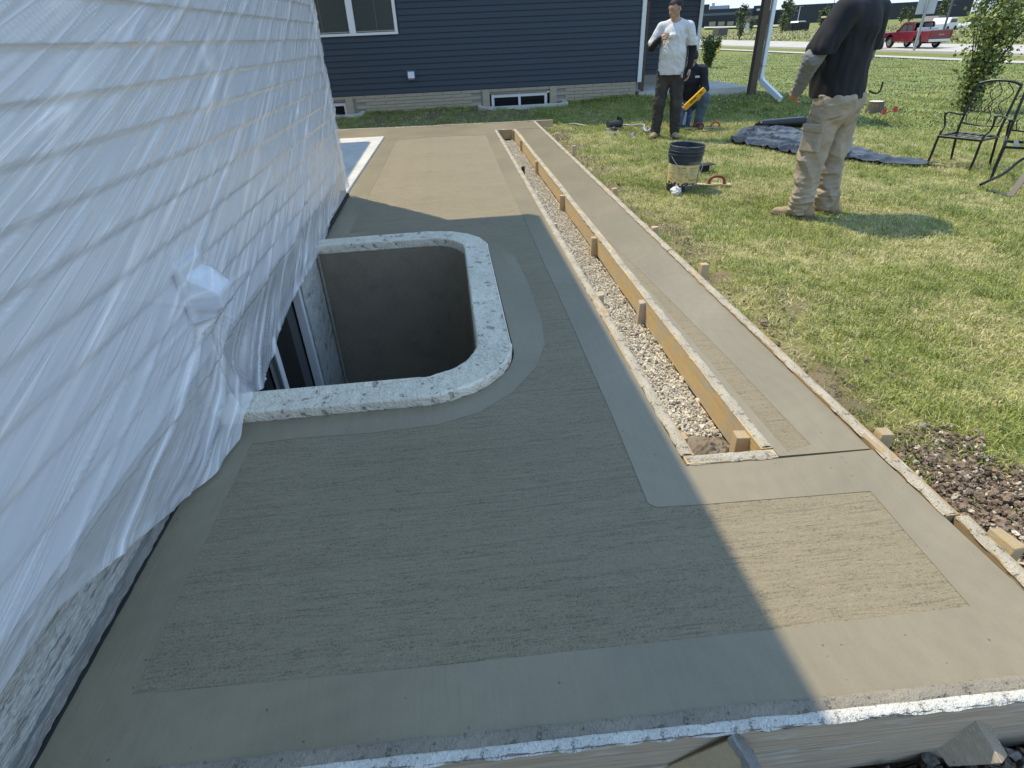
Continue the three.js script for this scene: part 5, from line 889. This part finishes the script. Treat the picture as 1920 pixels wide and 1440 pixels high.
{
  const P = onGround(1309, 141), pl = thing('planter', 'low grey concrete planter block beside the porch slab', 'planter', up(P, 0), 0.2); mesh('block', rbox(0.62, 0.34, 0.5, 0.02, 0, 0.14, 0), M.landing, pl);
}

// ---------------------------------------------------------------- across the lawn: street, vehicles, signs
{
  const hy = onGround(1347, 96.5), o = thing('fire_hydrant', 'yellow fire hydrant at the sidewalk beyond the shrub', 'hydrant', hy, 0.2), y = std(0.75, 0.52, 0.10, 0.5);
  mesh('barrel', merge([cyl(0.14, 0.13, 0.62, 14), cyl(0.19, 0.19, 0.05, 14), cyl(0.18, 0.18, 0.05, 14).translate(0, 0.55, 0)]), y, o); mesh('bonnet', new THREE.SphereGeometry(0.14, 14, 8, 0, 6.3, 0, 1.57).translate(0, 0.6, 0), y, o);
  for (const s of [-1, 1]) mesh('outlet', cyl(0.07, 0.06, 0.12, 10).rotateZ(-s * 1.57).translate(s * 0.12, 0.42, 0), y, o); mesh('cap_nut', cyl(0.03, 0.025, 0.06, 6).translate(0, 0.73, 0), y, o);
}
const tyre = std(0.012, 0.012, 0.012, 0.85), chrome = std(0.62, 0.64, 0.66, 0.22, { metalness: 0.9 });
function wheel(parent, x, z, r = 0.37, w = 0.24) { const o = mesh('wheel', new THREE.TorusGeometry(r - 0.10, 0.10, 10, 26).scale(1, 1, w / 0.2).rotateY(Math.PI / 2), tyre, parent); o.position.set(x, r, z); mesh('rim', cyl(r - 0.13, r - 0.13, w * 0.8, 20).translate(0, -w * 0.4, 0).rotateZ(Math.PI / 2), std(0.45, 0.45, 0.46, 0.35, { metalness: 0.7 }), o); mesh('hub', cyl(0.07, 0.07, w * 0.95, 12).translate(0, -w * 0.475, 0).rotateZ(Math.PI / 2), std(0.2, 0.2, 0.2, 0.4), o); return o; }
function sidePanel(points, wheels, thickness, bevel = 0.03) { // outline in (z along the car, y), wheel arches cut out of the lower edge
  const s = new THREE.Shape(); points.forEach(([z, y], i) => i ? s.lineTo(z, y) : s.moveTo(z, y));
  return new THREE.ExtrudeGeometry(s, { depth: thickness, bevelEnabled: true, bevelSize: bevel, bevelThickness: bevel, bevelSegments: 2, bevelOffset: -bevel });
}
const archLine = (zc, r, y0, n = 9) => { const l = []; for (let k = 0; k <= n; k++) { const a = Math.PI * k / n; l.push([zc - r * Math.cos(a), y0 + r * Math.sin(a) * 1.02]); } return l; };
{
  // red pickup: rear at local +z, nose at -z
  const gy = ground(35, -45) + 0.03, o = thing('pickup_truck', 'red extended cab pickup truck parked on the far street', 'pickup truck', [35.15, gy, -45.0], 0);
  const red = phys(0.16, 0.012, 0.022, 0.35, { clearcoat: 0.8, clearcoatRoughness: 0.1 }), W = 1.70, glassM = phys(0.05, 0.06, 0.07, 0.08), y0 = 0.42;
  const low = [[-2.55, y0], ...archLine(-1.62, 0.46, y0), ...archLine(1.30, 0.46, y0), [2.35, y0], [2.38, 1.10], [0.55, 1.08], [-1.0, 1.06], [-2.45, 0.98], [-2.6, 0.85]];
  for (const s of [-1, 1]) { const g = sidePanel(low, [], 0.10).rotateY(-Math.PI / 2); mesh('body_side', g, red, o).position.x = s > 0 ? W / 2 : -W / 2 + 0.10; }
  mesh('hood', rbox(W - 0.1, 0.08, 1.35, 0.03, 0, 0.98, -1.78), red, o); mesh('front_fascia', rbox(W - 0.08, 0.5, 0.14, 0.05, 0, 0.72, -2.50), red, o);
  mesh('floor_pan', box(W - 0.24, 0.06, 4.7, 0, 0.50, -0.1), M.dark, o); mesh('bed_floor', box(W - 0.22, 0.05, 1.75, 0, 0.72, 1.45), std(0.05, 0.05, 0.05, 0.8), o);
  mesh('cab_back', rbox(W - 0.2, 0.62, 0.06, 0.02, 0, 0.80, 0.55), red, o);
  const cab = [[-1.15, 1.04], [-0.62, 1.58], [-0.45, 1.63], [0.42, 1.63], [0.58, 1.55], [0.62, 1.06]];
  const cs = new THREE.Shape(cab.map(([z, y]) => new THREE.Vector2(z, y)));
  const holes = [[[-0.98, 1.09], [-0.58, 1.52], [-0.18, 1.55], [-0.18, 1.09]], [[-0.10, 1.09], [-0.10, 1.55], [0.36, 1.55], [0.46, 1.09]]];
  for (const h of holes) cs.holes.push(new THREE.Path(h.map(([z, y]) => new THREE.Vector2(z, y))));
  for (const s of [-1, 1]) { mesh('cab_side', new THREE.ExtrudeGeometry(cs, { depth: 0.06, bevelEnabled: false }).rotateY(-Math.PI / 2), red, o).position.x = s > 0 ? W / 2 - 0.06 : -W / 2 + 0.12; for (const h of holes) mesh('side_window', new THREE.ShapeGeometry(new THREE.Shape(h.map(([z, y]) => new THREE.Vector2(z, y)))).rotateY(-Math.PI / 2), phys(0.30, 0.36, 0.36, 0.05, { transmission: 0.75, thickness: 0 }), o).position.x = s * (W / 2 - 0.09); }
  mesh('roof', rbox(W - 0.16, 0.05, 0.98, 0.02, 0, 1.635, -0.03), red, o);
  mesh('windscreen', bar([0, 1.05, -1.12], [0, 1.58, -0.58], 1.45, 0.02), glassM, o); mesh('rear_window', bar([0, 1.12, 0.615], [0, 1.54, 0.575], 1.30, 0.02), glassM, o);
  const tg = mesh('tailgate', rbox(W - 0.14, 0.56, 0.07, 0.02, 0, 0.83, 2.34), red, o);
  const tt = labelTexture(512, 96, (c) => { c.fillStyle = '#b9a8a8'; c.font = 'bold 80px sans-serif'; c.textAlign = 'center'; c.fillText('TOYOTA', 256, 78); });
  mesh('tailgate_lettering', new THREE.PlaneGeometry(0.72, 0.135).translate(0.05, 0.84, 2.381), new THREE.MeshStandardMaterial({ map: tt, transparent: true, roughness: 0.5, side: THREE.DoubleSide }), tg);
  for (const s of [-1, 1]) { mesh('tail_light', rbox(0.12, 0.36, 0.06, 0.02, s * (W / 2 - 0.06), 0.86, 2.37), std(0.20, 0.01, 0.01, 0.25), o); mesh('door_handle', rbox(0.02, 0.035, 0.14, 0.008, s * (W / 2 + 0.008), 0.95, -0.28), chrome, o); mesh('side_mirror', rbox(0.14, 0.14, 0.08, 0.03, s * (W / 2 + 0.07), 1.12, -0.92), red, o); mesh('trim_strip', rbox(0.012, 0.03, 1.9, 0.005, s * (W / 2 + 0.004), 0.70, -0.1), std(0.2, 0.05, 0.06, 0.4), o); for (const z of [-1.62, 1.30]) wheel(o, s * (W / 2 - 0.13), z); }
  mesh('rear_bumper', rbox(W + 0.02, 0.17, 0.16, 0.03, 0, 0.50, 2.46), chrome, o); mesh('front_bumper', rbox(W + 0.02, 0.2, 0.16, 0.04, 0, 0.50, -2.62), chrome, o); mesh('axle', rod([-0.7, 0.36, 1.30], [0.7, 0.36, 1.30], 0.06), M.dark, o);
  mesh('toolbox', rbox(1.3, 0.34, 0.5, 0.03, 0, 1.12, 0.95), std(0.55, 0.58, 0.60, 0.3, { metalness: 0.6 }), o);
}
{
  // dark work truck with a lumber rack, tail towards the house side
  const gy = ground(32, -45) + 0.03, o = thing('work_truck', 'dark flatbed work truck with rack hidden behind standing person', 'truck', [32.35, gy, -48.6], Math.PI);
  const dk = std(0.035, 0.036, 0.04, 0.45), W = 1.85;
  mesh('bed_box', rbox(W, 0.55, 3.0, 0.03, 0, 0.86, 1.5), dk, o); mesh('chassis', box(1.1, 0.2, 5.6, 0, 0.5, 0), M.dark, o); mesh('hood', rbox(W - 0.1, 0.5, 1.3, 0.08, 0, 0.95, -2.2), dk, o);
  mesh('cab', (() => { const s = new THREE.Shape([[-1.5, 1.1], [-0.95, 1.75], [-0.05, 1.78], [0.0, 0.6], [-1.6, 0.6]].map(([z, y]) => new THREE.Vector2(z, y))); return new THREE.ExtrudeGeometry(s, { depth: W - 0.1, bevelEnabled: true, bevelSize: 0.04, bevelThickness: 0.04, bevelSegments: 2 }).rotateY(-Math.PI / 2).translate(W / 2 - 0.05, 0, 0); })(), dk, o);
  for (const s of [-1, 1]) { mesh('side_window', box(0.02, 0.42, 0.75, s * (W / 2 + 0.001), 1.42, -0.5), M.glass, o); for (const z of [0.05, 2.95]) mesh('rack_post', bar([s * 0.88, 0.6, z], [s * 0.88, 2.12, z], 0.07), M.dark, o); mesh('rack_rail', rbox(0.06, 0.06, 3.2, 0.01, s * 0.88, 2.14, 1.5), M.dark, o); mesh('head_lamp', rbox(0.3, 0.16, 0.06, 0.03, s * 0.66, 0.92, -2.86), chrome, o); for (const z of [-2.0, 1.75]) wheel(o, s * (W / 2 - 0.16), z, 0.40); }
  mesh('front_bumper', rbox(W, 0.22, 0.18, 0.05, 0, 0.56, -2.93), chrome, o); mesh('rack_bar', rbox(W, 0.06, 0.06, 0.01, 0, 1.5, 2.95), M.dark, o); mesh('rear_skirt', rbox(W, 0.5, 0.05, 0.02, 0, 0.5, 3.02), M.dark, o);
  tag(mesh('timber_stack', rbox(1.2, 0.10, 3.9, 0.01, 32.35, gy + 2.22, -50.2), std(0.62, 0.52, 0.33, 0.8)), 'pale timber planks laid on top of truck rack', 'timber');
}
{
  const b = G(1712, 97.5, -0.82), o = thing('street_sign', 'grey steel sign post at the kerb seen from its back', 'sign', [b.x, ground(b.x, b.z), b.z], 0);
  mesh('post', merge([box(0.11, 3.1, 0.07, 0, 1.55, 0), box(0.05, 3.1, 0.12, 0.05, 1.55, 0)]), std(0.36, 0.38, 0.38, 0.5, { metalness: 0.4 }), o);
  const pl = mesh('sign_plate', rbox(1.05, 0.85, 0.02, 0.004, 0.02, 2.55, -0.08), std(0.42, 0.45, 0.46, 0.5, { metalness: 0.3 }), o); pl.rotation.y = -0.5;
}
// the long dark building on the skyline, in blocks with window bands
{
  const o = thing('office_building', 'long dark low office building on the skyline', 'building'), dark = std(0.022, 0.027, 0.038, 0.6), grey = std(0.20, 0.20, 0.21, 0.7), tan = std(0.34, 0.28, 0.22, 0.8), gl = phys(0.07, 0.10, 0.13, 0.15), pale = std(0.42, 0.44, 0.46, 0.7);
  const A = atDistance(1296, 52, 300), B = atDistance(1822, 30, 340), dir = B.clone().sub(A).setY(0), yaw = Math.atan2(-dir.z, dir.x);
  const seg = (name, px0, px1, top0, bottom0, m, depth, dist, out = 0) => { const a = atDistance(px0, top0, dist), c = atDistance(px1, top0 - 0.045 * (px1 - px0), dist), low = atDistance(px0, bottom0, dist), w = Math.hypot(c.x - a.x, c.z - a.z), h = a.y - low.y, g = mesh(name, box(w, h, depth), m, o); g.position.set((a.x + c.x) / 2, (a.y + low.y) / 2, (a.z + c.z) / 2); g.rotation.y = Math.atan2(-(c.z - a.z), c.x - a.x); return g; };
  seg('wing', 1296, 1330, 11, 58, dark, 20, 306); seg('wing', 1330, 1395, 19, 56, dark, 24, 308); seg('roof_unit', 1331, 1366, 12, 22, pale, 10, 322); seg('exhaust_stack', 1335, 1341, 6, 20, pale, 4, 321); seg('roof_unit', 1344, 1368, 11.5, 22, grey, 10, 324);
  seg('glass_hall', 1393, 1418, 17, 34, gl, 14, 303); seg('entrance_wall', 1390, 1422, 31, 52, tan, 12, 300); seg('wing', 1414, 1444, 12, 50, dark, 22, 306); seg('wing', 1440, 1492, 20, 50, dark, 22, 312); seg('clerestory', 1419, 1440, 16.5, 20, std(0.5, 0.55, 0.55, 0.3), 2, 291); seg('wing', 1489, 1660, 11, 46, dark, 30, 305); seg('wing', 1655, 1822, 8, 42, dark, 30, 300, 0);
  seg('window_band', 1302, 1383, 26.5, 31, gl, 1, 290); for (let k = 0; k < 4; k++) seg('bay_door', 1330 + k * 17, 1342 + k * 17, 41 - k * 0.3, 49 - k * 0.6, tan, 1, 291); for (let k = 0; k < 6; k++) seg('mullion', 1394 + k * 4.4, 1394.6 + k * 4.4, 17.2 - k * 0.2, 33, dark, 1, 294); for (let k = 0; k < 3; k++) seg('sign_panel', 1758 + k * 15, 1763 + k * 15, 10.5 - k * 0.7, 12 - k * 0.7, grey, 1, 282);
  seg('roof_frame', 1466, 1484, 13, 16, pale, 6, 330); seg('porch_roof', 1407, 1421, 36.5, 43.5, dark, 6, 293);
}
for (const [px, top, base, l] of [[1466, -12, 52, 'tall thin street lamp behind the porch post'], [1472, 3, 47, 'double headed street lamp above the office roof'], [1494, 12, 47, 'white street lamp in front of dark building'], [1555, -16, 45, 'tall mast above the long dark roof'], [1427, 8, 48, 'thin roof mast over the glass hall'], [1768, -20, 60, 'slim dark pole between sign post and young tree']]) {
  const D = px === 1768 ? 70 : 200, a = atDistance(px, base, D), t = atDistance(px + (base - top) * 0.19, top, D), o = thing('lamp_post', l, 'lamp post', [a.x, Math.min(a.y, ground(a.x, a.z)), a.z], 0, 'lamp posts along the far street'), h = t.y - o.position.y;
  mesh('pole', cyl(0.10, 0.07, h, 8), px === 1494 ? std(0.6, 0.6, 0.62, 0.5) : std(0.10, 0.10, 0.11, 0.5), o); mesh('lamp_head', box(1.0, 0.14, 0.3, 0.3, h, 0), std(0.2, 0.2, 0.22, 0.5), o);
}
// young trees on the verge and before the building
let tk = 0;
for (const [px, py, D, h, l] of [[1306, 52, 190, 4.2, 'small hazy tree left of the office bay doors'], [1386, 60, 130, 4.6, 'young tree between the bay doors and glass hall'], [1388, 64, 95, 2.0, 'low bushy sapling on the meadow bank'], [1408, 57, 150, 2.6, 'little tree under the tan entrance wall'], [1473, 49, 150, 5.4, 'young street tree right of the downspout'], [1467, 54, 120, 3.0, 'thin tree beside the white downspout'], [1540, 48, 160, 4.0, 'small tree before the long dark wall'], [1690, 38, 170, 3.4, 'sapling between standing person and sign post'], [1705, 36, 175, 3.0, 'second sapling close behind the sign post'], [1764, 34, 170, 4.4, 'wispy tree under the dark roof end'], [1836, 36, 190, 7.0, 'broad tree beyond the end of office building'], [1862, 37, 185, 5.5, 'round tree on the horizon behind young tree'], [1880, 37, 195, 8.0, 'dark conifer like tree on the horizon'], [1904, 37, 180, 6.0, 'hedge like tree at the far meadow edge'], [1930, 36, 180, 6.5, 'leafy tree at the far end of horizon']]) {
  const a = atDistance(px, py, D), P = V(a.x, Math.min(ground(a.x, a.z), a.y + 2), a.z);
  bush(P, l, { name: 'street_tree', category: 'tree', group: 'trees beyond the street', stems: 7, h, r: h * 0.22, lean: [0, 0], sr: 0.06, leaves: 70, bare: 0.25, spread: h * 0.16, leaf: h * 0.10, pale: 0.3, colors: [[0.07, 0.10, 0.035], [0.15, 0.17, 0.06]] }); tk++;
}
for (const [px, py, w, h, m, l, c, n] of [[1484, 60, 2.2, 1.5, M.dark, 'black utility box on grass beyond the road', 'utility box', 'utility_box'], [1500, 59, 2.2, 1.5, M.dark, 'black utility box beside its twin near lamp', 'utility box', 'utility_box'], [1349, 69, 1.9, 1.3, std(0.10, 0.09, 0.085, 0.8), 'dark box in meadow above the hydrant', 'utility box', 'utility_box'], [1398, 57, 1.2, 1.6, std(0.55, 0.56, 0.55, 0.6), 'pale cabinet on the far lawn by evergreen', 'cabinet', 'utility_box']]) { const a = onGround(px, py + 1), o = thing(n, l, c, [a.x, a.y, a.z], 0.3, 'utility boxes beyond the road'); mesh('cabinet', rbox(w, h, w * 0.8, 0.04, 0, h / 2, 0), m, o); mesh('cabinet_door', rbox(w * 0.86, h * 0.8, 0.04, 0.01, 0, h * 0.5, w * 0.41), m, o); mesh('plinth', box(w * 1.15, 0.16, w * 0.95, 0, 0.02, 0), M.road, o); }
{ // parked vehicles far off
  const car = (px, py, len, wid, hgt, m, label, turn) => { const a = onGround(px, py), o = thing('parked_car', label, 'car', a, turn, 'far parked vehicles'); const s = new THREE.Shape([[-len / 2, 0.35], [-len / 2, 0.85], [-len * 0.28, 0.95], [-len * 0.16, hgt], [len * 0.30, hgt], [len * 0.42, 0.95], [len / 2, 0.9], [len / 2, 0.35]].map(([x, y]) => new THREE.Vector2(x, y))); mesh('body', new THREE.ExtrudeGeometry(s, { depth: wid, bevelEnabled: true, bevelSize: 0.05, bevelThickness: 0.05, bevelSegments: 2 }).translate(0, 0, -wid / 2), m, o); mesh('window_band', box(len * 0.5, 0.38, wid + 0.12, len * 0.07, hgt - 0.3, 0), M.glass, o); for (const x of [-len * 0.3, len * 0.3]) for (const z of [-wid / 2 + 0.05, wid / 2 - 0.05]) mesh('wheel', cyl(0.33, 0.33, 0.2, 14).rotateX(1.57).translate(x, 0.33, z), tyre, o); };
  const wht = phys(0.72, 0.73, 0.74, 0.3);
  car(1492, 56, 4.6, 1.8, 1.55, wht, 'white car parked beyond grass under lamp', 0.4); car(1742, 58, 5.0, 1.9, 1.7, std(0.05, 0.05, 0.06, 0.35), 'dark vehicle parked behind the red pickup cab', 0.6); car(1764, 60, 4.8, 1.9, 1.5, wht, 'white vehicle parked past red pickup bed', 0.6);
  for (const [px, py, s] of [[1782, 57, 0.8], [1792, 55, 1.0], [1802, 54, 0.9], [1812, 52, 1.1], [1826, 50, 0.8], [1838, 49, 0.9]]) { const a = onGround(px, py); tag(mesh('boulder', rough(new THREE.IcosahedronGeometry(s * 0.5, 3).scale(1.5, 0.8, 1), s * 0.12, 0.8).translate(a.x, a.y + s * 0.25, a.z), std(0.62, 0.60, 0.56, 0.9)), 'pale limestone boulder in the row behind young tree', 'boulder', 'boulders on the meadow edge'); }
}

// ---------------------------------------------------------------- grass
function tuftGeo(n, h, spread, w) {
  const pos = [], idx = [];
  for (let k = 0; k < n; k++) {
    const a = R(0, 6.28), r = spread * Math.sqrt(rnd()), x = Math.cos(a) * r, z = Math.sin(a) * r, L = h * R(0.55, 1.15), b = R(0, 6.28), lean = R(0.3, 1.25), dx = Math.cos(b), dz = Math.sin(b), sx = -dz * w * R(0.7, 1.2), sz = dx * w * R(0.7, 1.2), o = pos.length / 3;
    pos.push(x - sx, 0, z - sz, x + sx, 0, z + sz, x - sx * 0.8 + dx * L * lean * 0.35, L * 0.62, z - sz * 0.8 + dz * L * lean * 0.35, x + sx * 0.8 + dx * L * lean * 0.35, L * 0.62, z + sz * 0.8 + dz * L * lean * 0.35, x + dx * L * lean, L * Math.max(0.25, 1 - 0.55 * lean), z + dz * L * lean);
    idx.push(o, o + 1, o + 2, o + 1, o + 3, o + 2, o + 2, o + 3, o + 4);
  }
  const g = new THREE.BufferGeometry(); g.setAttribute('position', new THREE.Float32BufferAttribute(pos, 3)); g.setIndex(idx); g.computeVertexNormals(); return g;
}
{
  const tufts = [tuftGeo(9, 0.046, 0.035, 0.0015), tuftGeo(9, 0.064, 0.04, 0.0017), tuftGeo(8, 0.040, 0.05, 0.0017)], lists = [[], [], []];
  const bladeMat = phys(1, 1, 1, 0.6, { transmission: 0.2, thickness: 0 });
  const blocked = (x, z) => (x < 1.36 + 0.012 * (-z - 1) && z > -9.92 && z < -0.5) || z < -13.12 && x < 4.3 || (z < -12.72 && ((x > 0.7 && x < 2.62) || (x < -1.6 && x > -3.7))) || (x > 4.15 && x < 6.75 && z < -13.15);
  const put = (x, z, s) => {
    if (blocked(x, z)) return; const dirt = dirtAmount(x, z); if (rnd() < dirt * 0.96) return;
    const st = strawAmount(x, z) * 0.95 + 0.12, dead = rnd() < st * 0.75, w = R(0.7, 1.3), patch = 0.5 + 0.5 * n2(x * 1.3 + 20, z * 1.3);
    const c = dead ? mix3([0.60, 0.52, 0.27], [0.50, 0.46, 0.19], rnd()) : mix3([0.165, 0.225, 0.026], [0.36, 0.39, 0.085], clamp(rnd() * 0.7 + patch * 0.4));
    lists[dead && rnd() < 0.7 ? 2 : rnd() < 0.5 ? 0 : 1].push({ x, y: ground(x, z) - 0.004, z, sx: s * R(0.8, 1.25), sy: s * R(0.6, 1.25) * (dead ? 0.7 : 1), ry: R(0, 6.28), rx: R(-0.2, 0.2), rz: R(-0.2, 0.2), c: scale3(c, w) });
  };
  const band = (x0, x1, z0, z1, perM2, s) => { const n = Math.round((x1 - x0) * (z1 - z0) * perM2); for (let i = 0; i < n; i++) put(R(x0, x1), R(z0, z1), s); };
  band(1.36, 4.2, -3.2, -0.5, 1500, 1.0); band(1.36, 5.2, -6.2, -3.2, 1150, 1.05); band(4.2, 6.2, -3.2, -1.5, 600, 1.1); band(1.36, 7.5, -10, -6.2, 620, 1.2); band(5.2, 8.5, -6.2, -3, 500, 1.2); band(-3, 9.5, -13.2, -10, 420, 1.35); band(7.5, 12, -10, -5, 260, 1.5); band(9.5, 15, -17, -10, 150, 1.9); band(6.7, 9.5, -19, -13.2, 200, 1.8); band(0.5, 2.6, -0.5, 0.1, 500, 1.0);
  for (let i = 0; i < 420; i++) { const a = onGround(R(1640, 1710), R(222, 236)); put(a.x + R(-0.1, 0.1), a.z + R(-0.1, 0.1), 2.3); }
  for (let i = 0; i < 2600; i++) { const x = R(-1.7, 4.2), z = R(-13.15, -12.85); if (x < 0.68 || x > 2.65) put(x, z, R(1.1, 2.0)); };
  lists.forEach((l, k) => scatter('grass', ['short green lawn grass on the yard', 'taller green lawn grass mixed into yard', 'dry straw coloured grass in the lawn'][k], tufts[k], bladeMat, l, 'grass'));
  const far = tuftGeo(10, 0.16, 0.22, 0.012), fl = [];
  for (let i = 0; i < 26000; i++) { const D = 13 + 40 * Math.pow(rnd(), 0.8), a = R(0.25, 1.25), x = D * Math.sin(a), z = -D * Math.cos(a); if (x > 25.9 || blocked(x, z) || (x < 6.8 && z < -13)) continue; const p = 0.5 + 0.5 * n2(x * 0.5, z * 0.5), w = R(0.75, 1.25); fl.push({ x, y: ground(x, z) - 0.01, z, sx: R(0.7, 1.2), sy: R(0.4, 0.9), ry: R(0, 6.28), c: scale3(mix3([0.155, 0.225, 0.028], [0.31, 0.33, 0.075], clamp(p + R(-0.3, 0.3))), w) }); }
  scatter('bank_grass', 'mown grass on the bank between yard and street', far, bladeMat, fl, 'grass');
  const md = tuftGeo(8, 1.0, 0.9, 0.06), ml = [];
  for (let i = 0; i < 9000; i++) { const x = R(41.5, 130), z = R(-150, -20); if (Math.hypot(x, z) > 160) continue; const w = R(0.7, 1.3), p = 0.5 + 0.5 * n2(x * 0.07, z * 0.07); ml.push({ x, y: ground(x, z) - 0.05, z, sx: R(0.6, 1.2), sy: R(0.25, 0.7), ry: R(0, 6.28), c: scale3(mix3([0.20, 0.23, 0.06], [0.40, 0.37, 0.16], p), w) }); }
  scatter('meadow_grass', 'rough tall meadow grass across the street', md, bladeMat, ml, 'grass');
}

renderer.render(scene, camera);
